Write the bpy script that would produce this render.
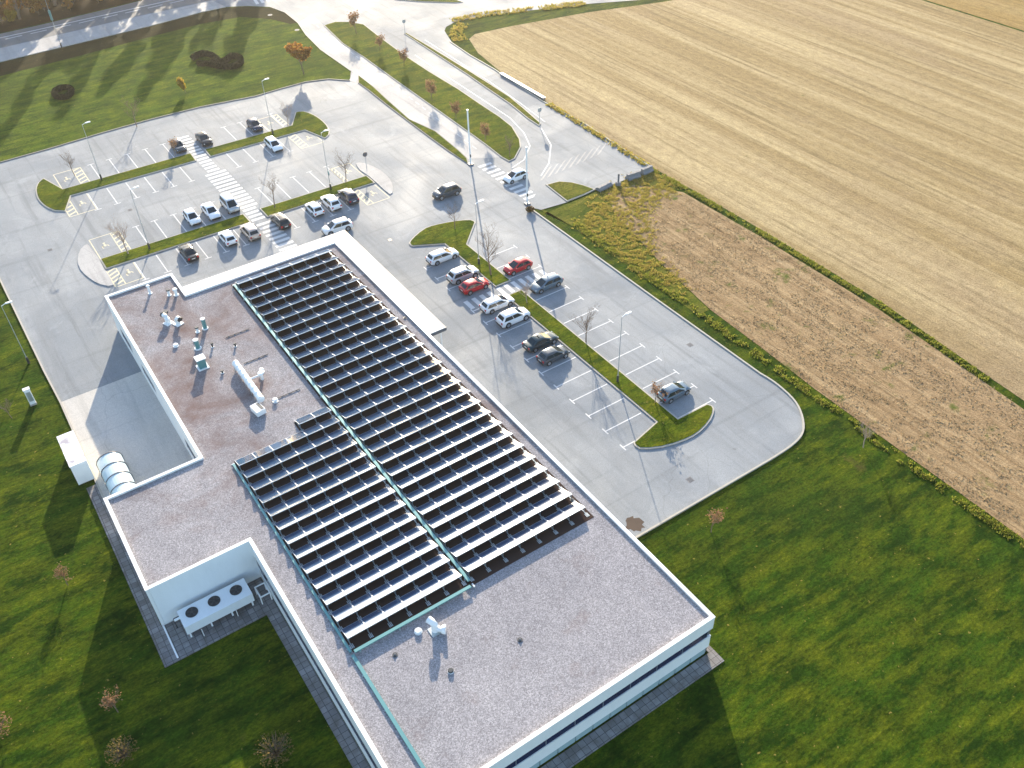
import bpy, bmesh, math, random
from mathutils import Vector, Matrix
from mathutils.geometry import tessellate_polygon
R = math.radians
rnd = random.Random(7)
S = 1.25      # everything is laid out for a 57.5 m camera height, then brought to real size (cars 4.1-4.7 m) by this factor
scene = bpy.context.scene
for o in list(bpy.data.objects): bpy.data.objects.remove(o)
COL = scene.collection

# ------------------------------------------------------------------ camera
CAM_H, FPX = 57.5, 912.08
YAW, PITCH, ROLL = R(32.899), R(41.1187), R(-1.9016)
ca, sa, cb, sb, cc, sc = math.cos(YAW), math.sin(YAW), math.cos(PITCH), math.sin(PITCH), math.cos(ROLL), math.sin(ROLL)
RM = (Matrix(((cc, -sc, 0), (sc, cc, 0), (0, 0, 1))) @ Matrix(((1, 0, 0), (0, cb, -sb), (0, sb, cb)))
      @ Matrix(((1, 0, 0), (0, 0, -1), (0, 1, 0))) @ Matrix(((ca, -sa, 0), (sa, ca, 0), (0, 0, 1))))
cam_d = bpy.data.cameras.new('camera'); cam = bpy.data.objects.new('camera', cam_d); COL.objects.link(cam)
cam_d.sensor_width = 36; cam_d.lens = FPX * 36 / 1024; cam_d.clip_start = 0.5; cam_d.clip_end = 6000
r, d, f = Vector(RM[0]), Vector(RM[1]), Vector(RM[2])
cam.matrix_world = Matrix(((r.x, -d.x, -f.x, 0), (r.y, -d.y, -f.y, 0), (r.z, -d.z, -f.z, CAM_H * S), (0, 0, 0, 1)))
scene.camera = cam
def G(px, py, z=0.0):
    """photo pixel -> point on the horizontal plane z"""
    v = RM.transposed() @ Vector(((px - 512) / FPX, (py - 384) / FPX, 1))
    t = (z - CAM_H) / v.z
    return (v.x * t, v.y * t)
def GL(pts, z=0.0): return [G(x, y, z) for x, y in pts]

# ------------------------------------------------------------------ light
SUN_EL, SUN_AZ = R(17), math.atan2(.465, .885)
world = bpy.data.worlds.new('World'); scene.world = world; world.use_nodes = True
wn = world.node_tree.nodes; wl = world.node_tree.links
bg = wn['Background']; sky = wn.new('ShaderNodeTexSky'); sky.sky_type = 'NISHITA'; sky.sun_disc = False
sky.sun_elevation = SUN_EL; sky.sun_rotation = SUN_AZ; sky.air_density = 1.0; sky.dust_density = 1.0; sky.ozone_density = 1.5
wl.new(sky.outputs[0], bg.inputs[0]); bg.inputs[1].default_value = 0.15
sl = bpy.data.lights.new('sun', 'SUN'); sl.energy = 4.1; sl.angle = R(.53); sl.color = (1, .86, .66)
sun = bpy.data.objects.new('sun', sl); COL.objects.link(sun)
sdir = Vector((math.sin(SUN_AZ) * math.cos(SUN_EL), math.cos(SUN_AZ) * math.cos(SUN_EL), math.sin(SUN_EL)))
sun.rotation_euler = sdir.to_track_quat('Z', 'Y').to_euler(); sun.location = (60, 120, 80)
scene.view_settings.view_transform = 'Standard'; scene.view_settings.look = 'None'
scene.view_settings.exposure = 1.56; scene.view_settings.gamma = 1; scene.view_settings.use_curve_mapping = False

# ------------------------------------------------------------------ materials
def mat(name, col=(.5, .5, .5), rough=.6, metal=0.0, spec=.5, coat=0.0, emis=None):
    m = bpy.data.materials.new(name); m.use_nodes = True
    b = m.node_tree.nodes['Principled BSDF']
    b.inputs['Base Color'].default_value = (*col, 1); b.inputs['Roughness'].default_value = rough
    b.inputs['Metallic'].default_value = metal; b.inputs['Specular IOR Level'].default_value = spec
    b.inputs['Coat Weight'].default_value = coat
    return m
class NT:
    def __init__(s, m):
        s.m = m; s.t = m.node_tree; s.b = s.t.nodes['Principled BSDF']
        q = s.t.nodes.new('ShaderNodeVectorMath'); q.operation = 'SCALE'; q.inputs['Scale'].default_value = 1 / S
        s.t.links.new(s.t.nodes.new('ShaderNodeNewGeometry').outputs['Position'], q.inputs[0]); s.pos = q.outputs[0]
    def n(s, typ, **kw):
        nd = s.t.nodes.new(typ)
        for k, v in kw.items():
            if k in nd.inputs: nd.inputs[k].default_value = v
            else: setattr(nd, k, v)
        return nd
    def l(s, a, b): s.t.links.new(a, b)
    def mp(s, scale=(1, 1, 1), rot=0.0, loc=(0, 0, 0)):
        q = s.n('ShaderNodeMapping'); q.inputs['Scale'].default_value = scale
        q.inputs['Rotation'].default_value = (0, 0, rot); q.inputs['Location'].default_value = loc
        s.l(s.pos, q.inputs[0]); return q.outputs[0]
    def noise(s, vec, scale, detail=4, rough=.55, dist=0.0):
        q = s.n('ShaderNodeTexNoise', Scale=scale, Detail=detail, Roughness=rough, Distortion=dist)
        s.l(vec, q.inputs['Vector']); return q.outputs['Fac']
    def ramp(s, fac, stops):
        q = s.n('ShaderNodeValToRGB'); e = q.color_ramp.elements
        while len(e) < len(stops): e.new(.5)
        for el, (p, c) in zip(e, stops):
            el.position = p; el.color = (*c, 1) if len(c) == 3 else c
        s.l(fac, q.inputs[0]); return q.outputs[0]
    def mix(s, fac, a, b, mode='MIX'):
        q = s.n('ShaderNodeMix', data_type='RGBA', blend_type=mode)
        for src, i in ((fac, 0), (a, 6), (b, 7)):
            if isinstance(src, (int, float)): q.inputs[i].default_value = src
            elif isinstance(src, tuple): q.inputs[i].default_value = (*src, 1)
            else: s.l(src, q.inputs[i])
        return q.outputs[2]
    def col(s, c): s.l(c, s.b.inputs['Base Color'])
    def bump(s, h, strength=.4, dist=.05):
        q = s.n('ShaderNodeBump', Strength=strength, Distance=dist); s.l(h, q.inputs['Height']); s.l(q.outputs[0], s.b.inputs['Normal'])
BW = lambda a, b: [(a, (0, 0, 0)), (b, (1, 1, 1))]

def grass_mat(name, dark, mid, yel, brown, tone=1.0):
    m = mat(name, rough=1.0, spec=.03); t = NT(m)
    big = t.noise(t.pos, .05, 5, .6, .2)
    streak = t.noise(t.mp((.3, .8, 1), rot=R(14)), .8, 8, .78, .15)
    med = t.noise(t.mp((.7, 1, 1)), .35, 9, .76)
    fine = t.noise(t.mp((.7, 1.2, 1)), 4.5, 5, .8)
    c = t.mix(t.ramp(med, BW(.42, .6)), dark, mid)
    c = t.mix(t.ramp(streak, BW(.44, .7)), c, yel)
    c = t.mix(t.ramp(big, [(.5, (0, 0, 0)), (.72, (.75, .75, .75))]), c, brown)
    mow = t.noise(t.mp((.03, 1, 1), rot=R(4)), 1.3, 3, .6)
    c = t.mix(t.ramp(mow, [(.5, (0, 0, 0)), (.66, (.45, .45, .45))]), c, dark)
    spk = t.ramp(fine, [(.28, (.3, .34, .3)), (.5, (.95, .95, .95)), (.74, (1.8, 1.7, 1.45))])
    c = t.mix(1.0, c, spk, 'MULTIPLY')
    c = t.mix(t.ramp(t.noise(t.pos, 2.7, 2, .5), BW(.7, .76)), c, (.2, .16, .04))
    c = t.mix(t.ramp(t.noise(t.pos, .22, 5, .7, .4), [(.66, (0, 0, 0)), (.78, (.7, .7, .7))]), c, (.1, .07, .025))
    t.col(c); t.bump(t.noise(t.pos, 4, 6, .8), .6, .1)
    return m
M = {}
M['grass'] = grass_mat('lawn_grass', (.011, .03, .003), (.032, .068, .005), (.115, .13, .008), (.018, .038, .005))
M['backlit_grass'] = grass_mat('backlit_lawn_grass', (.018, .045, .004), (.055, .1, .006), (.135, .165, .01), (.035, .055, .007))  # brighter copy of the lawn grass: backlit glow put into its colour
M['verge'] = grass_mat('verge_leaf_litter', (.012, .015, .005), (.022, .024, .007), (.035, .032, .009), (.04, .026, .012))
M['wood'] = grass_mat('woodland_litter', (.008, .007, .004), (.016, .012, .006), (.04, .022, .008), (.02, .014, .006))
M['island_grass'] = grass_mat('island_grass', (.03, .055, .004), (.075, .11, .006), (.16, .155, .01), (.06, .075, .008))
M['rough_grass'] = grass_mat('rough_meadow', (.045, .07, .008), (.1, .115, .014), (.2, .17, .03), (.17, .12, .04))

def asphalt_mat(name, base, tint, rough=.78):
    m = mat(name, rough=rough, spec=.22); t = NT(m)
    big = t.noise(t.pos, .09, 5, .6, .8)
    med = t.noise(t.mp((1, .16, 1)), .55, 4, .6, .5)
    fine = t.noise(t.pos, 14, 2, .6)
    c = t.mix(t.ramp(big, BW(.35, .68)), base, tint)
    c = t.mix(t.ramp(med, [(.45, (0, 0, 0)), (.75, (.8, .8, .8))]), c, tuple(x * .74 for x in base))
    tr = t.noise(t.mp((1, .05, 1), rot=R(3), loc=(3, 1, 0)), .9, 5, .6, .3)          # wheel tracks along the lanes
    c = t.mix(t.ramp(tr, [(.54, (0, 0, 0)), (.68, (.6, .6, .6))]), c, tuple(x * .7 for x in tint))
    tr2 = t.noise(t.mp((.05, 1, 1), rot=R(-2), loc=(9, 4, 0)), .8, 5, .6, .4)
    c = t.mix(t.ramp(tr2, [(.56, (0, 0, 0)), (.7, (.5, .5, .5))]), c, tuple(x * .72 for x in tint))
    c = t.mix(t.ramp(t.noise(t.pos, .8, 3, .5), [(.7, (0, 0, 0)), (.8, (.6, .6, .6))]), c, tuple(x * .5 for x in base))   # oil drips
    c = t.mix(t.ramp(t.noise(t.pos, .22, 6, .7, .6), [(.56, (0, 0, 0)), (.72, (.55, .55, .55))]), c, tuple(min(.5, x * 1.25) for x in base))
    c = t.mix(1.0, c, t.ramp(fine, [(.3, (.8, .8, .8)), (.7, (1.1, 1.1, 1.1))]), 'MULTIPLY')
    v = t.n('ShaderNodeTexVoronoi', feature='DISTANCE_TO_EDGE', Scale=.085, Randomness=1.0)
    wob = t.n('ShaderNodeVectorMath', operation='ADD'); t.l(t.pos, wob.inputs[0])
    nz = t.n('ShaderNodeTexNoise', Scale=.5, Detail=4); t.l(t.pos, nz.inputs['Vector']); t.l(nz.outputs['Color'], wob.inputs[1])
    t.l(wob.outputs[0], v.inputs['Vector'])
    c = t.mix(t.ramp(v.outputs['Distance'], [(0, (.22, .22, .22)), (.003, (0, 0, 0))]), c, (.07, .07, .07))
    t.col(c); t.l(t.ramp(big, [(.3, (rough - .08,) * 3), (.7, (rough + .1,) * 3)]), t.b.inputs['Roughness'])
    t.bump(fine, .25, .01)
    return m
M['asphalt'] = asphalt_mat('weathered_asphalt', (.275, .292, .305), (.21, .23, .25))
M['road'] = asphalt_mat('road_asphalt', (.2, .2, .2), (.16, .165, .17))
M['concrete'] = asphalt_mat('apron_concrete', (.58, .54, .48), (.5, .48, .45), .85)
M['path'] = asphalt_mat('pale_path', (.42, .41, .4), (.36, .355, .35), .8)

def field_mat(name, a, b, c3, rowscale, green=.8):
    m = mat(name, rough=.95, spec=.05); t = NT(m)
    rows = t.noise(t.mp((1, .02, 1), rot=R(-2.5)), rowscale, 5, .66, .12)
    rows2 = t.noise(t.mp((1, .022, 1), rot=R(-2.2), loc=(40, 9, 0)), rowscale * 4, 4, .65, .1)
    big = t.noise(t.mp((1, .35, 1), rot=R(-14)), .04, 7, .68, .3)
    med = t.noise(t.mp((1, .45, 1)), 1.6, 6, .75)
    fine = t.noise(t.pos, 5.5, 4, .8)
    c = t.mix(t.ramp(rows, BW(.42, .62)), a, b)
    c = t.mix(t.ramp(rows2, [(.52, (0, 0, 0)), (.68, (.75, .75, .75))]), c, tuple(x * .62 for x in a))
    c = t.mix(t.ramp(big, BW(.52, .74)), c, c3)
    c = t.mix(1.0, c, t.ramp(med, [(.25, (.62, .6, .56)), (.55, (1, 1, 1)), (.8, (1.25, 1.22, 1.1))]), 'MULTIPLY')
    c = t.mix(1.0, c, t.ramp(fine, [(.28, (.5, .46, .42)), (.55, (1, 1, 1)), (.78, (1.4, 1.35, 1.2))]), 'MULTIPLY')
    c = t.mix(t.ramp(t.noise(t.pos, .35, 6, .7), BW(green, green + .1)), c, (.09, .11, .02))
    t.col(c); t.bump(t.noise(t.mp((1, .4, 1)), 3.2, 6, .8), 1.0, .14)
    return m
M['stubble'] = field_mat('pale_stubble', (.33, .24, .115), (.5, .39, .215), (.34, .25, .15), .26, .68)
M['stubble2'] = field_mat('brown_stubble', (.3, .2, .105), (.44, .315, .175), (.38, .265, .15), .9, .58)
M['stubble3'] = field_mat('ochre_field', (.33, .22, .08), (.38, .27, .12), (.3, .24, .1), .3, .7)

def gravel_mat():
    m = mat('roof_gravel', rough=1.0, spec=.05); t = NT(m)
    v = t.n('ShaderNodeTexVoronoi', Scale=16.0); t.l(t.pos, v.inputs['Vector'])
    fine = t.noise(t.pos, 8, 4, .8)
    sep = t.n('ShaderNodeSeparateColor'); t.l(v.outputs['Color'], sep.inputs[0])
    c = t.ramp(sep.outputs[0], [(0, (.2, .197, .205)), (.4, (.272, .27, .282)), (.75, (.335, .332, .345)), (1, (.42, .415, .43))])
    c = t.mix(1.0, c, t.ramp(fine, [(.3, (.8, .78, .78)), (.6, (1.05, 1.03, 1.02))]), 'MULTIPLY')
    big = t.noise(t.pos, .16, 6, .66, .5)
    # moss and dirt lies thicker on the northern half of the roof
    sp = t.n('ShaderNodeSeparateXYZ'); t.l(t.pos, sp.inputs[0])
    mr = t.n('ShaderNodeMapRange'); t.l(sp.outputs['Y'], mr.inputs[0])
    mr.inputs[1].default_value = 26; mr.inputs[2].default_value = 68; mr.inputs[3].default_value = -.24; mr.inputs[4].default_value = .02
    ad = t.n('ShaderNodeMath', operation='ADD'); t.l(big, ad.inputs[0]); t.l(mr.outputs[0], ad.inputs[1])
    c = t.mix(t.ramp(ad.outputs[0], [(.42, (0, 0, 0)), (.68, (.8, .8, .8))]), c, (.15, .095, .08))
    c = t.mix(t.ramp(t.noise(t.pos, .45, 5, .65), [(.6, (0, 0, 0)), (.78, (.5, .5, .5))]), c, (.17, .12, .105))
    c = t.mix(1.0, c, t.ramp(t.noise(t.mp((1, .6, 1)), .3, 6, .7, .8), [(.3, (.82, .81, .82)), (.65, (1.1, 1.08, 1.07))]), 'MULTIPLY')   # drifts and walked paths
    t.col(c); t.bump(v.outputs['Distance'], .2, .02)
    return m
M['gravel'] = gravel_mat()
def white_mat(name, col, rough=.5, dirt=.25, metal=0):
    m = mat(name, rough=rough, metal=metal); t = NT(m)
    n = t.noise(t.mp((1, 1, .3)), 1.3, 5, .65)
    c = t.mix(t.ramp(n, [(.45, (0, 0, 0)), (.85, (dirt, dirt, dirt))]), col, tuple(x * .6 for x in col))
    t.col(c); return m
M['white'] = white_mat('white_render', (.8, .8, .78)); M['coping'] = white_mat('white_coping', (.82, .81, .79), .35, .15)
M['canopy'] = white_mat('canopy_membrane', (.74, .72, .69), .6, .3)
M['plaster'] = white_mat('grey_white_panel', (.78, .8, .8), .45, .2)
M['steel'] = white_mat('galvanised_steel', (.45, .5, .52), .38, .3, .6)
M['alu'] = mat('aluminium', (.6, .62, .64), .5, .3)
M['teal'] = white_mat('teal_cable_tray', (.1, .26, .27), .42, .3, .2)
M['tealglass'] = white_mat('teal_plinth_glass', (.34, .46, .47), .25, .3)
M['darkmetal'] = mat('dark_metal', (.05, .055, .06), .45, .3)
M['fascia'] = mat('dark_fascia', (.09, .095, .11), .5)
M['glass'] = mat('window_glass', (.01, .02, .06), .12, 0, .12)
M['mullion'] = mat('window_frame', (.2, .22, .25), .4, .3)
M['gapshade'] = mat('brown_gap_shade', (.05, .031, .025), .95, 0, .1)  # brown roof tone, darkened to stand in for shade between solar rows
M['kerb'] = white_mat('kerb_concrete', (.4, .37, .31), .8, .5)
M['kerbdark'] = white_mat('kerb_dark_concrete', (.2, .19, .17), .8, .5)  # darker concrete tone for the top kerb and the thin strip
M['paint'] = white_mat('road_paint_white', (.58, .58, .575), .8, .6)
M['paintY'] = white_mat('road_paint_yellow', (.58, .52, .36), .8, .6)
M['bark'] = white_mat('bark', (.2, .14, .1), .9, .5); M['barkpale'] = white_mat('pale_bark', (.36, .27, .21), .85, .5)
M['concblock'] = white_mat('grey_concrete_block', (.19, .19, .2), .8, .5)
M['dirt'] = white_mat('dirt_stain', (.08, .055, .04), .95, .6)
M['poly'] = mat('translucent_sheet', (.62, .74, .76), .25); 
M['poly'].node_tree.nodes['Principled BSDF'].inputs['Transmission Weight'].default_value = .15
M['rubber'] = mat('tyre_rubber', (.018, .018, .019), .8); M['rim'] = mat('alloy_rim', (.5, .51, .53), .3, .8)
M['carglass'] = mat('car_glass', (.008, .02, .028), .05, 0, .45); M['tail'] = mat('tail_light_red', (.5, .01, .012), .2); M['head'] = mat('headlight', (.75, .78, .8), .1)
M['plate'] = mat('number_plate', (.75, .75, .72), .4); M['trim'] = mat('black_trim', (.02, .02, .022), .5)
def paver_mat():
    m = mat('paving_slabs', rough=.85); t = NT(m)
    b = t.n('ShaderNodeTexBrick', Scale=1.0, **{'Mortar Size': .02, 'Brick Width': .5, 'Row Height': .5})
    b.offset = 0
    b.inputs['Color1'].default_value = (.27, .26, .255, 1); b.inputs['Color2'].default_value = (.16, .15, .15, 1); b.inputs['Mortar'].default_value = (.05, .05, .05, 1)
    t.l(t.pos, b.inputs['Vector'])
    c = t.mix(t.ramp(t.noise(t.pos, .8, 5, .7), BW(.4, .75)), b.outputs['Color'], (.1, .085, .07))
    t.col(c); t.bump(b.outputs['Fac'], .4, -.02); return m
M['paver'] = paver_mat()
def panel_mat():
    m = mat('solar_glass', (.01, .022, .07), .09, 0, .8); t = NT(m)
    b = t.n('ShaderNodeTexBrick', Scale=1.0, **{'Mortar Size': .012, 'Brick Width': .16, 'Row Height': .16}); b.offset = 0
    tc = t.n('ShaderNodeTexCoord'); t.l(tc.outputs['Object'], b.inputs['Vector'])
    b.inputs['Color1'].default_value = (.02, .05, .12, 1); b.inputs['Color2'].default_value = (.025, .056, .13, 1); b.inputs['Mortar'].default_value = (.06, .1, .15, 1)
    t.col(b.outputs['Color']); t.b.inputs['IOR'].default_value = 1.7
    t.b.inputs['Coat Weight'].default_value = .6; t.b.inputs['Coat Roughness'].default_value = .09
    return m
M['panel'] = panel_mat()
def leaf_mat(name, cols, trans=.5):
    m = mat(name, rough=.8, spec=.1); t = NT(m)
    g = t.n('ShaderNodeNewGeometry')
    n = len(cols); c = t.ramp(g.outputs['Random Per Island'], [(i / max(1, n - 1), k) for i, k in enumerate(cols)])
    t.col(c)
    tb = t.n('ShaderNodeBsdfTranslucent'); t.l(c, tb.inputs['Color']); mx = t.n('ShaderNodeMixShader'); mx.inputs[0].default_value = trans
    t.l(t.b.outputs[0], mx.inputs[1]); t.l(tb.outputs[0], mx.inputs[2]); t.l(mx.outputs[0], t.t.nodes['Material Output'].inputs['Surface'])
    return m
M['leaf_orange'] = leaf_mat('orange_leaves', [(.3, .12, .02), (.42, .2, .03), (.22, .1, .03), (.45, .27, .05)])
M['leaf_rust'] = leaf_mat('rust_leaves', [(.24, .14, .08), (.28, .15, .08), (.19, .12, .07), (.27, .18, .1)])
M['leaf_yellow'] = leaf_mat('yellow_leaves', [(.5, .36, .04), (.42, .28, .03), (.3, .2, .03)])
M['leaf_mix'] = leaf_mat('autumn_leaves', [(.05, .045, .014), (.16, .07, .02), (.04, .05, .013), (.24, .12, .02), (.07, .05, .02)], .25)
M['leaf_hedge'] = leaf_mat('dark_hedge_leaves', [(.02, .026, .01), (.03, .034, .014), (.015, .02, .008), (.042, .04, .018)], .2)
M['weed_green'] = leaf_mat('green_weeds', [(.14, .19, .02), (.24, .26, .035), (.11, .15, .018), (.32, .28, .06), (.2, .22, .03)], .55)
M['weed_yellow'] = leaf_mat('yellow_weeds', [(.4, .34, .07), (.28, .27, .04), (.46, .35, .09), (.2, .22, .03), (.42, .26, .1), (.33, .31, .06)], .55)
M['straw'] = leaf_mat('stubble_straw', [(.38, .29, .16), (.28, .2, .11), (.45, .35, .2), (.2, .14, .08)])
M['dry'] = leaf_mat('dry_bush_leaves', [(.2, .15, .05), (.14, .11, .04), (.25, .17, .06), (.09, .08, .03)])

# ------------------------------------------------------------------ mesh helpers
class MB:
    def __init__(s): s.v = []; s.f = []; s.mi = []
    def face(s, ids, m=0): s.f.append(tuple(ids)); s.mi.append(m)
    def box(s, x0, x1, y0, y1, z0, z1, m=0, mtop=None):
        b = len(s.v); s.v += [(x, y, z) for z in (z0, z1) for x, y in ((x0, y0), (x1, y0), (x1, y1), (x0, y1))]
        for q, k in (((0, 3, 2, 1), m), ((4, 5, 6, 7), m if mtop is None else mtop), ((0, 1, 5, 4), m), ((1, 2, 6, 5), m), ((2, 3, 7, 6), m), ((3, 0, 4, 7), m)):
            s.face([b + i for i in q], k)
        return s
    def prism(s, poly, z0, z1, m=0, mtop=None, bottom=True):
        n = len(poly); b = len(s.v)
        a = sum(poly[i][0] * poly[(i + 1) % n][1] - poly[(i + 1) % n][0] * poly[i][1] for i in range(n))
        if a < 0: poly = poly[::-1]
        s.v += [(x, y, z0) for x, y in poly] + [(x, y, z1) for x, y in poly]
        for i in range(n): s.face((b + i, b + (i + 1) % n, b + n + (i + 1) % n, b + n + i), m)
        for t in tessellate_polygon([[Vector((x, y, 0)) for x, y in poly]]):
            t = list(t); p = [poly[i] for i in t]
            if (p[1][0] - p[0][0]) * (p[2][1] - p[0][1]) - (p[2][0] - p[0][0]) * (p[1][1] - p[0][1]) < 0: t.reverse()
            s.face([b + n + i for i in t], m if mtop is None else mtop)
            if bottom: s.face([b + i for i in t[::-1]], m)
        return s
    def sheet(s, poly, z, m=0):
        b = len(s.v); s.v += [(x, y, z) for x, y in poly]
        for t in tessellate_polygon([[Vector((x, y, 0)) for x, y in poly]]):
            t = list(t); p = [poly[i] for i in t]
            if (p[1][0] - p[0][0]) * (p[2][1] - p[0][1]) - (p[2][0] - p[0][0]) * (p[1][1] - p[0][1]) < 0: t.reverse()
            s.face([b + i for i in t], m)
        return s
    def tube(s, pts, rad, n=8, m=0, cap=True):
        pts = [Vector(p) for p in pts]; rings = []
        if not isinstance(rad, (list, tuple)): rad = [rad] * len(pts)
        for i, p in enumerate(pts):
            dirv = (pts[min(i + 1, len(pts) - 1)] - pts[max(i - 1, 0)]).normalized()
            up = Vector((0, 0, 1)) if abs(dirv.z) < .95 else Vector((1, 0, 0))
            a = dirv.cross(up).normalized(); c = dirv.cross(a)
            b = len(s.v); s.v += [tuple(p + (a * math.cos(2 * math.pi * k / n) + c * math.sin(2 * math.pi * k / n)) * rad[i]) for k in range(n)]
            rings.append(b)
        for b0, b1 in zip(rings, rings[1:]):
            for k in range(n): s.face((b0 + k, b0 + (k + 1) % n, b1 + (k + 1) % n, b1 + k), m)
        if cap:
            s.face([rings[0] + k for k in range(n)][::-1], m); s.face([rings[-1] + k for k in range(n)], m)
        return s
    def quad(s, p, a, b, m=0):
        k = len(s.v); s.v += [tuple(p - a - b), tuple(p + a - b), tuple(p + a + b), tuple(p - a + b)]; s.face((k, k + 1, k + 2, k + 3), m)
    def mesh(s, name, mats, smooth=False, fix=False):
        me = bpy.data.meshes.new(name); me.from_pydata(s.v, [], s.f)
        for k in (mats if isinstance(mats, (list, tuple)) else [mats]): me.materials.append(k)
        if any(s.mi): me.polygons.foreach_set('material_index', s.mi)
        if fix:
            bm = bmesh.new(); bm.from_mesh(me); bmesh.ops.recalc_face_normals(bm, faces=bm.faces); bm.to_mesh(me); bm.free()
        if smooth:
            me.shade_smooth(); me.set_sharp_from_angle(angle=R(smooth if smooth is not True else 40))
        me.update(); return me
    def build(s, name, mats, parent=None, smooth=False, fix=False, **kw):
        return link(name, s.mesh(name, mats, smooth, fix), parent, **kw)
def link(name, data, parent=None, loc=None, rz=None, **tags):
    o = bpy.data.objects.new(name, data); COL.objects.link(o)
    if parent is not None: o.parent = parent
    if loc is not None: o.location = loc
    if rz is not None: o.rotation_euler = (0, 0, rz)
    for k, v in tags.items():
        if v is not None: o[k] = v
    return o
def thing(name, label, category, loc=(0, 0, 0), rz=0, group=None): return link(name, None, None, loc, rz, label=label, category=category, group=group)
def struct(name, mb, m, label=None, **kw): return mb.build(name, m, kind='structure', label=label, **kw)
def rect(x0, x1, y0, y1): return [(x0, y0), (x1, y0), (x1, y1), (x0, y1)]
def inset(poly, dist):
    n = len(poly); a = sum(poly[i][0] * poly[(i + 1) % n][1] - poly[(i + 1) % n][0] * poly[i][1] for i in range(n))
    sg = 1 if a > 0 else -1; out = []
    for i in range(n):
        p0, p1, p2 = Vector(poly[i - 1]), Vector(poly[i]), Vector(poly[(i + 1) % n])
        e1, e2 = (p1 - p0).normalized(), (p2 - p1).normalized()
        n1, n2 = Vector((-e1.y, e1.x)) * sg, Vector((-e2.y, e2.x)) * sg
        b = n1 + n2; k = max(.35, b.length_squared / 2); b = b / k if b.length > 1e-6 else n1
        q = p1 + b * dist * (1 if b.length < 2.2 else 2.2 / b.length); out.append((q.x, q.y))
    return out
def smoothline(pts, k=3):
    out = []; n = len(pts)
    for i in range(n - 1):
        p = [Vector(pts[max(0, min(n - 1, j))]) for j in (i - 1, i, i + 1, i + 2)]
        for q in range(k):
            t = q / k
            v = .5 * (2 * p[1] + (p[2] - p[0]) * t + (2 * p[0] - 5 * p[1] + 4 * p[2] - p[3]) * t * t + (3 * p[1] - p[0] - 3 * p[2] + p[3]) * t ** 3)
            out.append(tuple(v))
    out.append(tuple(pts[-1])); return out
def ribbon(mb, pts, w, z0, z1, m=0):
    """kerb: a box section swept along a polyline"""
    P = [Vector(p) for p in pts]; L = []; Rr = []
    for i, p in enumerate(P):
        dv = (P[min(i + 1, len(P) - 1)] - P[max(i - 1, 0)]).normalized(); nn = Vector((-dv.y, dv.x)) * w / 2
        L.append(p + nn); Rr.append(p - nn)
    b = len(mb.v)
    for a, c in zip(L, Rr): mb.v += [(a.x, a.y, z0), (c.x, c.y, z0), (c.x, c.y, z1), (a.x, a.y, z1)]
    for i in range(len(P) - 1):
        q = b + 4 * i
        for k in range(4): mb.face((q + k, q + (k + 1) % 4, q + 4 + (k + 1) % 4, q + 4 + k), m)
    mb.face((b, b + 3, b + 2, b + 1), m); e = b + 4 * (len(P) - 1); mb.face((e, e + 1, e + 2, e + 3), m)
    return mb

# ================================================================== SETTING
struct('ground', MB().sheet(rect(-500, 700, -400, 800), -.02), M['grass'])

# one paved surface: car park, access road, crossing, forecourt and junction
top_kerb = [(-1.2, 128), (-.6, 132), (1.2, 134), (4.7, 134.3)] + GL([(50, 149), (105, 132.5), (150, 120), (200, 107.5), (256, 96.5), (281, 89), (306, 82.3), (328.5, 79.5), (350, 81)])
lawn_right = GL([(351, 71), (321, 50), (306, 35), (298, 23), (285, 12.5), (270, 7), (249, 6), (226, 7), (202, 12), (150, 26), (75, 44), (0, 62)]) + [(-40, 171.5)]
far_edge = [(-40, 187)] + GL([(0, 34), (32, 27), (100, 11), (140, 1)]) + [(60, 189.5), (80, 190)]
main_road_right = [(92, 178), (110, 168), (140, 152), (180, 132), (200, 122), (196, 112), (170, 118)] + GL([(640, 0), (587, 4), (525, 11), (487, 15), (455, 22), (446, 27), (444.5, 31), (451.6, 42), (470, 55), (494, 69), (540.6, 100), (587, 125), (617, 145), (649.5, 166)])
forecourt = GL([(635, 176), (612, 185), (595, 190), (584, 186), (572, 183), (559, 182), (545, 185), (567, 202.5), (541, 210), (529, 207)])
right_kerb = [(55.95, 81.5), (55.9, 60), (55.95, 42.6)] + smoothline(GL([(767, 378), (778, 385.6), (792.5, 399), (800, 411), (803.5, 425), (801, 436), (790, 447), (770, 460)]), 3) + [(43.2, 33.95), (31, 34)]
left_kerb = [(-.75, 58.7), (-.72, 74), (-.7, 78.2), (-.88, 84), (-1.15, 104), (-1.2, 128)]
struct('asphalt_pavement', MB().sheet(left_kerb + top_kerb[1:] + lawn_right + far_edge + main_road_right + forecourt + right_kerb[1:] + [(29, 34), (29, 58.7)], .02), M['asphalt'])
struct('concrete_apron', MB().sheet(rect(-.7, 7.3, 58.4, 78.3), .028), M['concrete'])
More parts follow.
